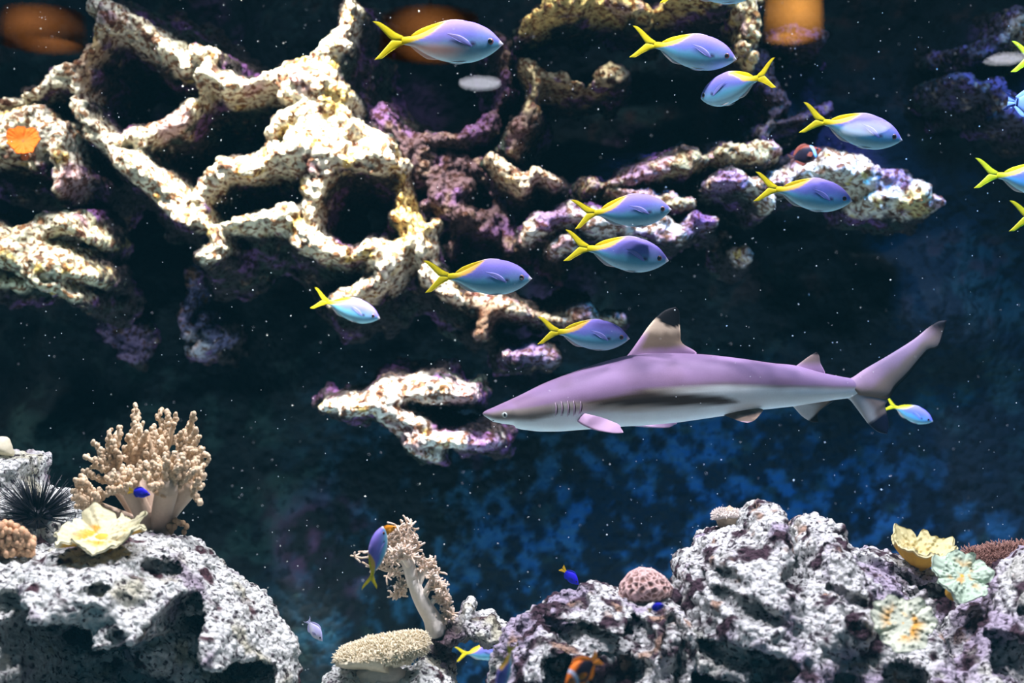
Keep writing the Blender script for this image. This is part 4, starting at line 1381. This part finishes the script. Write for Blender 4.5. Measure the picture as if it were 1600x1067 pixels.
def bush_coral():
    g = np.random.default_rng(41)
    d0 = 2.95
    base = np.array(P(238, 835, d0))
    root = empty('bushy_soft_coral', base)
    tag(root, 'bushy beige soft coral with knobbly finger branches on the big boulder', 'coral')
    loc = lambda x, y, dd=0.0: np.array(P(x, y, d0 + dd)) - base
    stem = (0.38, 0.28, 0.22)
    tipc = (0.84, 0.68, 0.47)
    midc = (0.50, 0.34, 0.20)
    px = d0 / FPX
    # each main stalk: base, fork point, half width in px, and the fan of finger tips
    stalks = [((232, 832), (150, 795), 11, [(114, 768), (118, 752), (128, 742), (140, 760), (150, 772), (122, 780), (158, 765)], -0.02),
              ((228, 834), (178, 745), 13, [(135, 712), (148, 692), (160, 704), (172, 672), (176, 690), (188, 670), (150, 722), (168, 716), (184, 705)], 0.04),
              ((236, 834), (210, 730), 13, [(213, 634), (214, 655), (202, 680), (222, 662), (228, 678), (196, 700), (212, 700), (232, 690), (206, 715)], 0.09),
              ((242, 834), (245, 725), 14, [(240, 665), (252, 640), (262, 645), (248, 690), (266, 664), (256, 680), (274, 646), (236, 700), (268, 690)], 0.07),
              ((250, 834), (282, 720), 14, [(302, 648), (296, 660), (306, 670), (312, 682), (288, 690), (316, 700), (280, 678), (324, 712), (300, 705)], 0.03),
              ((252, 834), (262, 760), 15, [(226, 722), (242, 712), (258, 712), (272, 706), (286, 712), (232, 738), (248, 730), (264, 728), (280, 728), (294, 724), (238, 752), (256, 748), (275, 748)], -0.09),
              ((246, 834), (295, 760), 14, [(302, 722), (314, 740), (310, 752), (302, 765), (292, 745), (318, 728), (286, 755), (306, 735)], -0.05),
              ((236, 834), (205, 765), 13, [(176, 738), (190, 730), (206, 728), (216, 738), (182, 752), (196, 748), (210, 752), (170, 765), (220, 725)], -0.06)]
    for (b0, fk, hw, tips, dep) in stalks:
        p0 = loc(*b0)
        pf = loc(*fk, dep)
        pts = smooth_pl(np.array([p0, p0 * 0.55 + pf * 0.45 + np.array([(pf[0] - p0[0]) * -0.10, 0, 0]), pf]), 12)
        mb = MB()
        mb.tube(pts, np.linspace(hw * 1.1, hw * 1.15, 12) * px, stem, 14, (0.56, 0.44, 0.32))
        mb.ball(pf, hw * 1.15 * px, (0.56, 0.44, 0.32))
        so = link('stalk', mb.mesh('coral_stalk'), M_SOFT, root)
        fb = MB()
        for (tx, ty) in tips:
            for rep in range(2):
                jx, jy = (0, 0) if rep == 0 else (g.normal() * 7, abs(g.normal()) * 8 + 3)
                pt = loc(tx + jx, ty + jy, dep + g.normal() * 0.022)
                w_ = wander(pf + g.normal(size=3) * hw * 0.4 * px, pt, 9, 0.018, g, 0.06)
                fb.tube(w_, np.linspace(5.0, 3.0, 9) * px, midc, 7, tipc)
                for t in np.linspace(0.30, 1, 12):
                    for k in range(2):
                        c = w_[0] + 0 if t == 0 else np.array([np.interp(t, np.linspace(0, 1, 9), w_[:, a]) for a in range(3)])
                        o_ = g.normal(size=3)
                        o_ /= np.linalg.norm(o_)
                        r = (2.4 + g.random() * 1.7) * px
                        col = mix(np.array([midc]), tipc, np.array([0.2 + 0.8 * t * g.random()]))[0]
                        fb.ball(c + o_ * 4.6 * px * (1.05 - 0.4 * t), r, col, 1, 1, 1.25)
        fo = link('finger_branch', fb.mesh('coral_fingers'), M_SOFT, so)
        fo['kind'] = 'stuff'
    mb = MB()
    for k in range(16):
        q = loc(262 + g.random() * 30, 812 + g.random() * 20, -0.03 - 0.02 * g.random())
        mb.ball(q, 4.2 * px, midc, 1, 1, 1.3)
    k_ = link('base_lobe', mb.mesh('coral_base_lobes'), M_SOFT, root)
    k_['kind'] = 'stuff'


bush_coral()


def tree_coral():
    g = np.random.default_rng(43)
    d0 = 3.0
    base = np.array(P(684, 985, d0))
    root = empty('tree_coral', base)
    tag(root, 'pale tree-shaped soft coral with a thick leaning trunk and feathery branch tips', 'coral')
    loc = lambda x, y, dd=0.0: np.array(P(x, y, d0 + dd)) - base
    px = d0 / FPX
    W = (0.84, 0.79, 0.70)
    TP_ = (0.74, 0.56, 0.40)
    mb = MB()
    tr_ = smooth_pl(np.array([loc(684, 992), loc(676, 968), loc(662, 945), loc(652, 925), loc(645, 905)]), 14)
    mb.tube(tr_, np.array([15, 16, 16, 15, 14, 13.5, 13, 12.5, 12, 11.5, 11, 10.5, 10, 9.5]) * px, W, 16)
    trunk = link('trunk', mb.mesh('tree_trunk'), M_SOFT, root)
    br = [((646, 912), (634, 880), (620, 868), 8, [(548, 868), (560, 862), (575, 868), (582, 890), (600, 900), (590, 880), (566, 878), (604, 880), (588, 870)], 0.0),
          ((645, 905), (640, 878), (638, 850), 8, [(600, 832), (606, 842), (612, 830), (618, 820), (626, 812), (634, 811), (642, 814), (650, 826), (648, 840), (625, 838), (610, 855), (636, 830), (640, 850), (595, 848), (655, 852)], 0.0),
          ((648, 918), (660, 895), (668, 880), 7, [(660, 868), (650, 872), (672, 872), (682, 880), (688, 894), (676, 896), (664, 884), (655, 890), (686, 906)], 0.02),
          ((660, 938), (672, 912), (682, 900), 5, [(672, 905), (684, 906), (694, 918), (698, 930), (690, 922), (702, 940), (680, 918)], -0.02),
          ((668, 952), (680, 935), (690, 925), 4, [(700, 938), (704, 944), (694, 938), (686, 930), (698, 950)], 0.0),
          ((676, 968), (690, 962), (698, 960), 3, [(704, 955), (707, 961), (700, 966), (705, 966)], 0.0),
          ((646, 920), (640, 915), (632, 918), 3, [(612, 932), (620, 922), (628, 912), (624, 930), (618, 926)], 0.02),
          ((640, 885), (632, 872), (628, 858), 5, [(612, 866), (622, 862), (634, 856), (642, 862), (618, 872), (630, 866), (645, 870), (606, 862)], -0.05)]
    for (a, m2, e, r, tips, dep) in br:
        pts = smooth_pl(np.array([loc(*a), loc(*m2, dep * 0.5), loc(*e, dep)]), 10)
        mb = MB()
        mb.tube(pts, np.linspace(r * 1.25, r * 0.7, 10) * px, W, 10)
        bo = link('branch', mb.mesh('tree_branch'), M_SOFT, root)
        fb = MB()
        for (tx, ty) in tips:
            st = pts[g.integers(4, 10)]
            pt = loc(tx, ty, dep + g.normal() * 0.012)
            w_ = wander(st, pt, 8, 0.02, g, 0.08)
            fb.tube(w_, np.linspace(2.6, 1.5, 8) * px, W, 6, TP_)
            for k in range(17):
                t = 0.25 + 0.75 * g.random()
                c = np.array([np.interp(t, np.linspace(0, 1, 8), w_[:, q]) for q in range(3)])
                o_ = g.normal(size=3)
                o_[2] += 0.35
                o_ /= np.linalg.norm(o_)
                L = (8 + 7 * g.random()) * px
                fb.tube(wander(c, c + o_ * L, 4, 0.05, g), np.array([1.4, 1.5, 1.7, 1.4]) * px, TP_, 5, (0.82, 0.68, 0.56))
        fo = link('feathery_tip', fb.mesh('tree_tips'), M_SOFT, bo)
        fo['kind'] = 'stuff'


tree_coral()


def fuzz(parent, name, V, N, count, length, rad, col, col2, seed, sel=None, drop=0.0, nseg=5):
    g = np.random.default_rng(seed)
    ids = np.arange(len(V)) if sel is None else np.nonzero(sel)[0]
    ids = g.choice(ids, min(count, len(ids)), replace=False)
    mb = MB()
    for i in ids:
        nn = N[i] + g.normal(size=3) * 0.3
        nn /= np.linalg.norm(nn)
        L = length * (0.6 + 0.7 * g.random())
        p0 = V[i] - nn * rad
        p1 = V[i] + nn * L * 0.55 + g.normal(size=3) * L * 0.06
        p2 = V[i] + nn * L + g.normal(size=3) * L * 0.14 - np.array([0, 0, drop * L])
        mb.tube([p0, p1, p2], [rad, rad, rad * 0.75], col, nseg, col2)
    o = link(name, mb.mesh(name), M_SOFT, parent)
    o['kind'] = 'stuff'
    return o


# flat leather coral with short polyps
lr = empty('leather_coral', P(595, 1050, 2.9))
tag(lr, 'flat cream leather coral covered in short polyps, draped on the low rock', 'coral', 'mushroom-shaped leather corals')


def soft_solid(parent, name, poly, box, d0, T, R, seed, base, tints=(), amp=0.006, warp=2, holes=(), lean=0.0, vox=0.0035, knob=0.0012, mat=None, scales=(0.10, 0.05, 0.02)):
    V, Q, N = solid(poly_sdf(poly), box, d0, T, R, lean=lean, holes=holes, seed=seed, vox=vox, amp=amp, warp=warp, knob=knob, knobscale=0.01, scales=scales)
    C = crust(V, base, tints, seed)
    o0 = np.array(parent.location) if parent is not None else np.zeros(3)
    o = link(name, mesh_np(name, V - o0, [Q], C), mat or M_SOFT, parent)
    return o, V - o0, Q, N


LC = (0.70, 0.62, 0.44)
cap, V, Q, N = soft_solid(lr, 'cap', [(523, 1038), (528, 1020), (540, 1012), (560, 1006), (580, 998), (610, 994), (640, 990), (660, 992), (668, 1003), (664, 1016), (648, 1020), (644, 1028), (634, 1036), (622, 1040), (612, 1050), (600, 1048), (570, 1042), (545, 1042)],
                          (500, 970, 690, 1070), 2.9, 0.07, 28, 51, LC, holes=((612, 1036, 5, 12, -30, 0.03),))
px_, py_ = pix(V + np.array(lr.location))
fuzz(lr, 'polyp', V, N, 1900, 0.0062, 0.0013, (0.54, 0.43, 0.24), (0.84, 0.76, 0.56), 52, sel=((py_ < 1036) & (N[:, 1] < 0.4)))
st = MB()
st.tube([(0.0, 0.01, -0.10), (0.0, 0.0, -0.05), (0.0, 0.0, 0.0)], [0.05, 0.045, 0.05], (0.6, 0.55, 0.45), 16)
link('stalk', st.mesh('leather_stalk'), M_SOFT, lr)

# toadstool on the peak
lt = empty('leather_coral', P(1140, 826, 3.0))
tag(lt, 'small pale toadstool leather coral perched beside the craggy peak', 'coral', 'mushroom-shaped leather corals')
cap, V, Q, N = soft_solid(lt, 'cap', [(1114, 812), (1114, 803), (1122, 797), (1140, 795), (1156, 799), (1166, 808), (1160, 815), (1145, 812), (1128, 811)], (1090, 770, 1190, 840), 3.0, 0.035, 12, 53, (0.66, 0.58, 0.54), vox=0.003, amp=0.003)
fuzz(lt, 'polyp', V, N, 420, 0.005, 0.0009, (0.6, 0.52, 0.46), (0.82, 0.76, 0.70), 54, sel=(N[:, 2] > -0.1))
st = MB()
st.tube([np.array(P(1142, 838, 3.0)) - np.array(lt.location), np.array(P(1140, 822, 3.0)) - np.array(lt.location), np.array(P(1140, 808, 3.0)) - np.array(lt.location)], [0.020, 0.024, 0.032], (0.46, 0.36, 0.26), 14)
link('stalk', st.mesh('toadstool_stalk'), M_SOFT, lt)

# brain coral
V, Q, N = solid(poly_sdf([(968, 932), (970, 914), (984, 897), (1000, 889), (1020, 891), (1038, 902), (1050, 917), (1048, 930), (1020, 942), (985, 942)]), (945, 870, 1075, 960), 2.78, 0.05, 34, seed=61, vox=0.0022, amp=0.002, warp=1, knob=0)
f1, f2 = worley(V, 0.0112, 62, True)
ridge = sm(0.30, 0.02, f2 - f1)
V = V + N * (0.0035 * ridge - 0.0025 * sm(0.5, 0.1, f1))[:, None]
C = mix(np.tile(np.array((0.24, 0.13, 0.11)), (len(V), 1)), (0.68, 0.47, 0.44), ridge)
bc = link('brain_coral', mesh_np('brain_coral', V, [Q], C), M_SOFT)
tag(bc, 'pinkish brown dome of brain coral with netted ridges', 'coral')

# brown anemone at the tank edge
an = empty('anemone', P(1560, 895, 3.05))
tag(an, 'fuzzy reddish brown anemone beside the yellow cup corals at the tank edge', 'anemone')
_, V, Q, N = soft_solid(an, 'body', [(1505, 872), (1516, 862), (1536, 861), (1545, 856), (1575, 853), (1620, 850), (1650, 860), (1650, 900), (1560, 900), (1535, 900), (1515, 890)], (1480, 820, 1680, 930), 3.05, 0.06, 30, 63, (0.20, 0.105, 0.085))
fuzz(an, 'tentacle', V, N, 2200, 0.012, 0.0011, (0.20, 0.10, 0.08), (0.36, 0.20, 0.16), 64, sel=(N[:, 1] < 0.5))

# tan encrusting coral at the tank edge
ts = empty('tan_coral', P(20, 850, 2.75))
tag(ts, 'low tan knobbly coral clump in front of the sea urchin', 'coral')
mb = MB()
g_ = np.random.default_rng(71)
for k in range(420):
    a_ = g_.random()
    x_, y_ = -20 + 72 * a_, 866 - (50 - 0.010 * (x_ := -20 + 72 * a_) ** 2) * g_.random()
    q = np.array(P(x_, y_, 2.75 + 0.05 * (g_.random() - 0.5))) - np.array(ts.location)
    mb.ball(q, 0.0045 + 0.003 * g_.random(), np.array((0.62, 0.38, 0.22)) * (0.7 + 0.6 * g_.random()), 1, 1, 1.3)
cl_ = link('knob_cluster', mb.mesh('tan_knobs'), M_SOFT, ts)
cl_['kind'] = 'stuff'
mb = MB()
mb.tube([(-0.03, 0.02, -0.06), (-0.01, 0.01, 0.0), (0.0, 0.0, 0.03)], [0.010, 0.014, 0.010], (0.4, 0.25, 0.16), 14)
link('base', mb.mesh('tan_base'), M_SOFT, ts)


# ------------------------------------------------------------------ cup corals
def cup_coral(label, pos, d, R, normal, spin, seed, depth=0.35, ruff=0.16, sectors=5, notch=0.2, base=(0.72, 0.72, 0.56), orange=(0.72, 0.36, 0.04), under=(0.74, 0.42, 0.05), nod=0.004, spots=0.5, sth=0.05, squash=1.0, cat='coral', name='cup_coral', group='ruffled cup corals', stem_len=0.06):
    c0 = np.array(P(*pos, d))
    nr, nt_ = 30, 150
    g = np.random.default_rng(seed)
    th = np.linspace(0, 2 * math.pi, nt_, endpoint=False)
    r = np.linspace(0.04, 1, nr)
    ph = g.random(6) * 6.28
    Rt = 1 + 0.07 * np.sin(3 * th + ph[0]) + 0.05 * np.sin(7 * th + ph[1]) + 0.03 * np.sin(13 * th + ph[2])
    cut = np.zeros(nt_)
    for k in range(sectors):
        a = ph[3] + 2 * math.pi * (k + 0.3 * g.random()) / sectors
        dd = np.angle(np.exp(1j * (th - a)))
        cut += np.exp(-(dd / 0.06) ** 2) * (0.5 + 0.5 * g.random())
    Rt = Rt - notch * cut
    RR = r[:, None] * Rt[None]
    wave = np.sin(2 * th + ph[1]) * 0.12 + np.sin(3 * th + ph[4]) * 0.28 + np.sin(5 * th + ph[5]) * 0.36 + np.sin(8 * th + ph[0]) * 0.28
    H = depth * RR ** 1.5 + 0.018 * (r[:, None]) * np.sin(23 * th + ph[2])[None] * r[:, None] ** 0.5 + ruff * (r[:, None] ** 2) * wave[None] - 0.22 * cut[None] * r[:, None] ** 1.2 * 0.5
    X_, Y_ = RR * np.cos(th)[None], RR * np.sin(th)[None] * squash
    L = np.stack([X_, Y_, H], -1).reshape(-1, 3) * R
    I = np.arange(nr * nt_).reshape(nr, nt_)
    J = np.roll(I, -1, 1)
    Q = np.stack([I[:-1], J[:-1], J[1:], I[1:]], -1).reshape(-1, 4)[:, ::-1]
    nn = vnormals(L, Q)
    if nn[:, 2].mean() < 0:
        Q = Q[:, ::-1]
        nn = -nn
    f1 = worley(L, 0.0085, seed)
    rad = np.repeat(r, nt_)
    fold = fbm(L * [1, 1, 0.4], 0.03, 2, seed + 5)
    top = L + nn * (nod * sm(0.45, 0.1, f1) * sm(0.15, 0.4, rad) + 0.004 * fold)[:, None]
    th_ = 0.0045 + 0.006 * (1 - rad)
    bot = L - nn * th_[:, None]
    ct = np.tile(np.asarray(base, float), (len(L), 1)) * (1 + 0.12 * fold)[:, None]
    pn = fbm(L, 0.028, 3, seed + 9)
    ct = mix(ct, orange, spots * sm(sth, sth + 0.22, pn) * sm(0.85, 0.35, rad))
    cb = mix(np.tile(np.asarray(under, float), (len(L), 1)), base, sm(0.9, 1.0, rad))
    n_ = len(L)
    rim = np.stack([I[-1], J[-1], J[-1] + n_, I[-1] + n_], 1)
    hub = np.stack([J[0], I[0], I[0] + n_, J[0] + n_], 1)
    Vv = np.concatenate([top, bot, top[I[0]].mean(0)[None]])
    Cc = np.concatenate([ct, cb, [ct[I[0]].mean(0)]])
    cap3 = np.stack([np.full(nt_, 2 * n_), I[0], J[0]], 1)
    z = Vector(normal).normalized()
    x = Matrix.Rotation(math.radians(spin), 3, z) @ (Vector((1, 0, 0)) - z * z.x).normalized()
    y = z.cross(x)
    Rm = np.array(Matrix((x, y, z)).transposed())
    root = empty(name, c0)
    tag(root, label, cat, group)
    link('cup', mesh_np('cup', Vv @ Rm.T, [Q, Q[:, ::-1] + n_, rim, hub, cap3], Cc), M_CUP, root)
    mb = MB()
    zz_ = np.array(z)
    mb.tube([-zz_ * 0.006, -zz_ * stem_len * 0.5, -zz_ * stem_len], [R * 0.30, R * 0.22, R * 0.30], under, 16)
    link('stem', mb.mesh('cup_stem'), M_CUP, root)
    return root


PXM = 2.8 / FPX
cup_coral('tilted yellow cup coral with bright orange underside on the thin lilac shelf', (1435, 880), 2.94, 50 * PXM, (0.12, -0.30, 0.95), 20, 301, depth=0.78, ruff=0.09, sectors=4, notch=0.10, base=(0.66, 0.60, 0.32), nod=0.005, spots=0.35, stem_len=0.03)
cup_coral('pale green ruffled cup coral next to the tilted yellow one', (1503, 900), 2.72, 44 * PXM, (0.05, -0.72, 0.70), 70, 307, depth=0.12, ruff=0.20, sectors=5, notch=0.14, base=(0.46, 0.58, 0.45), spots=0.7)
cup_coral('pale cream ruffled cup coral with orange centre on the craggy boulder face', (1411, 974), 2.44, 42 * PXM, (-0.08, -0.80, 0.60), 10, 311, depth=0.12, ruff=0.15, sectors=6, notch=0.10, base=(0.60, 0.64, 0.50), spots=1.0, sth=-0.12)
cup_coral('cream and orange ruffled cup coral lying on top of the big boulder', (158, 838), 2.70, 66 * PXM, (-0.05, -0.30, 0.95), 40, 313, depth=0.22, ruff=0.24, sectors=6, notch=0.16, base=(0.64, 0.60, 0.38), spots=1.0, sth=-0.1, stem_len=0.05)
cup_coral('small bright orange cup-shaped coral on the pale ridge by the tank edge', (36, 220), 4.22, 24 * 4.22 / FPX, (0.25, -0.9, 0.35), 0, 317, depth=0.25, ruff=0.06, sectors=3, notch=0.05, base=(0.58, 0.115, 0.004), orange=(0.60, 0.09, 0.003), under=(0.35, 0.08, 0.02), nod=0.001, group=None, name='orange_cup_coral', stem_len=0.10)

# ------------------------------------------------------------------ sea urchin
ur = empty('sea_urchin', P(58, 808, 2.98))
tag(ur, 'black sea urchin with long thin spines before the stacked boulder', 'sea urchin')
EV, EQ = uv_ball(24, 14)
r_u = 24 * 2.98 / FPX
bv = EV * r_u * np.array([1, 1, 0.75])
bv = bv * (1 + 0.05 * vnoise(bv, 0.006, 2))[:, None]
link('body', mesh_np('urchin_body', bv, [EQ], np.full((len(bv), 3), 0.01)), M_SPINE, ur)
mb = MB()
g_ = np.random.default_rng(81)
for k in range(260):
    o_ = g_.normal(size=3)
    o_ /= np.linalg.norm(o_)
    if o_[2] < -0.25:
        o_[2] *= -1
    L = (52 + 26 * g_.random()) * 2.98 / FPX
    mb.tube([o_ * r_u * 0.7, o_ * L * 0.6, o_ * L], [0.0018, 0.0013, 0.0005], (0.01, 0.012, 0.02), 5)
sp_ = link('spine', mb.mesh('urchin_spines'), M_SPINE, ur)
sp_['kind'] = 'stuff'

# ------------------------------------------------------------------ particles drifting in the water
mb = MB()
g_ = np.random.default_rng(91)
OV = np.array([(1, 0, 0), (-1, 0, 0), (0, 1, 0), (0, -1, 0), (0, 0, 1), (0, 0, -1)], float)
OF = np.array([(0, 2, 4), (2, 1, 4), (1, 3, 4), (3, 0, 4), (2, 0, 5), (1, 2, 5), (3, 1, 5), (0, 3, 5)])
for k in range(2300):
    d_ = 2.2 + 2.0 * g_.random()
    px0 = -300 + 2200 * g_.random() ** (1.25 if k % 3 else 1.0)
    py0 = -150 + 1350 * g_.random()
    r = (0.42 + 0.5 * g_.random() + (0.5 if g_.random() < 0.03 else 0)) * d_ / FPX
    mb.add(OV * r * (0.7 + 0.6 * g_.random(3)) + np.array(P(px0, py0, d_)), None, OF, (0.9, 0.9, 0.9))
ms = link('marine_snow', mb.mesh('marine_snow', False), M_SPECK)
tag(ms, 'fine white specks drifting in the water', 'particles', kind='stuff')


# ------------------------------------------------------------------ lamps of the dim visitor room, seen only as reflections in the pane
def emat(name, rgb, strength, glow=None):
    m_, nt_, b_ = new_mat(name)
    b_.inputs['Base Color'].default_value = (*(c * 0.25 for c in rgb), 1)
    b_.inputs['Emission Color'].default_value = (*rgb, 1)
    b_.inputs['Emission Strength'].default_value = strength
    if glow:      # cloth shade, brightest around the bulb
        tc = nt_.nodes.new('ShaderNodeTexCoord')
        mp = nt_.nodes.new('ShaderNodeMapping')
        mp.inputs['Scale'].default_value = glow
        gr = nt_.nodes.new('ShaderNodeTexGradient')
        gr.gradient_type = 'SPHERICAL'
        ml = nt_.nodes.new('ShaderNodeMath')
        ml.operation = 'MULTIPLY_ADD'
        ml.inputs[1].default_value = strength * 1.5
        ml.inputs[2].default_value = strength * 0.03
        nt_.links.new(tc.outputs['Object'], mp.inputs['Vector'])
        nt_.links.new(mp.outputs[0], gr.inputs[0])
        nt_.links.new(gr.outputs['Fac'], ml.inputs[0])
        nt_.links.new(ml.outputs[0], b_.inputs['Emission Strength'])
    return m_


def mirrored(px, py, dv):
    v = P(px, py, dv)
    v.y = 2 * (YG - 0.015) - v.y
    return v


def drum_lamp(label, px, py, w_, h_, dv, mat):
    c = mirrored(px, py, dv)
    s = dv / FPX
    root = empty('pendant_lamp', c)
    tag(root, label, 'lamp', 'lamps of the visitor room mirrored in the pane')
    R, H = w_ * s / 2, h_ * s
    th = np.linspace(0, 2 * math.pi, 40, endpoint=False)
    V, n = [], 40
    for (rr, z) in ((R * 0.94, H / 2), (R, H / 2), (R * 1.06, -H / 2), (R * 1.0, -H / 2)):
        V.append(np.stack([rr * np.cos(th), rr * np.sin(th), np.full(n, z)], 1))
    a = np.arange(n)
    b_ = (a + 1) % n
    Q = np.concatenate([np.stack([k * n + a, k * n + b_, ((k + 1) % 4) * n + b_, ((k + 1) % 4) * n + a], 1)[:, ::-1] for k in range(4)])
    link('lamp_shade', mesh_np('drum_shade', np.concatenate(V), [Q], np.ones((4 * n, 3))), mat, root)
    mb = MB()
    mb.tube([(0, 0, H * 0.4), (0, 0, H * 0.8), (0, 0, H * 3)], [0.004, 0.004, 0.004], (0.02, 0.02, 0.02), 8)
    link('cord', mb.mesh('lamp_cord'), M_SPINE, root)
    return root


E_OR = emat('orange_lamp_shade', (1.0, 0.36, 0.10), 2.6, (5.4, 0.0, 10.5))
E_OR2 = emat('amber_lamp_shade', (1.0, 0.42, 0.09), 10.0, (6.6, 0.0, 6.5))
E_WH = emat('cool_downlight', (0.85, 0.86, 1.0), 9.0)
drum_lamp('orange drum lamp mirrored over the dark corner by the honeycomb reef', 68, 46, 120, 50, 6.2, E_OR)
drum_lamp('orange drum lamp mirrored behind the largest fusilier', 672, 55, 150, 56, 6.2, E_OR)
drum_lamp('amber drum lamp mirrored beside the chain of rock knobs', 1240, 22, 84, 74, 6.2, E_OR2)
for (lx, ly, lw, lh, lb) in ((750, 130, 66, 15, 'white oval downlight mirrored below the largest fusilier'), (1352, 200, 74, 18, 'white oval downlight mirrored on the flank of the fusilier above the clownfish'), (1572, 92, 60, 12, 'white oval downlight mirrored beside the cut-off yellow tail')):
    s = 5.6 / FPX
    EV, EQ = uv_ball(24, 10)
    V = EV * np.array([lw * s / 2, lw * s / 2, lh * s / 2])
    o = link('downlight', mesh_np('downlight', V, [EQ], np.ones((len(V), 3))), E_WH)
    o.location = mirrored(lx, ly, 5.6)
    tag(o, lb, 'lamp', 'lamps of the visitor room mirrored in the pane')
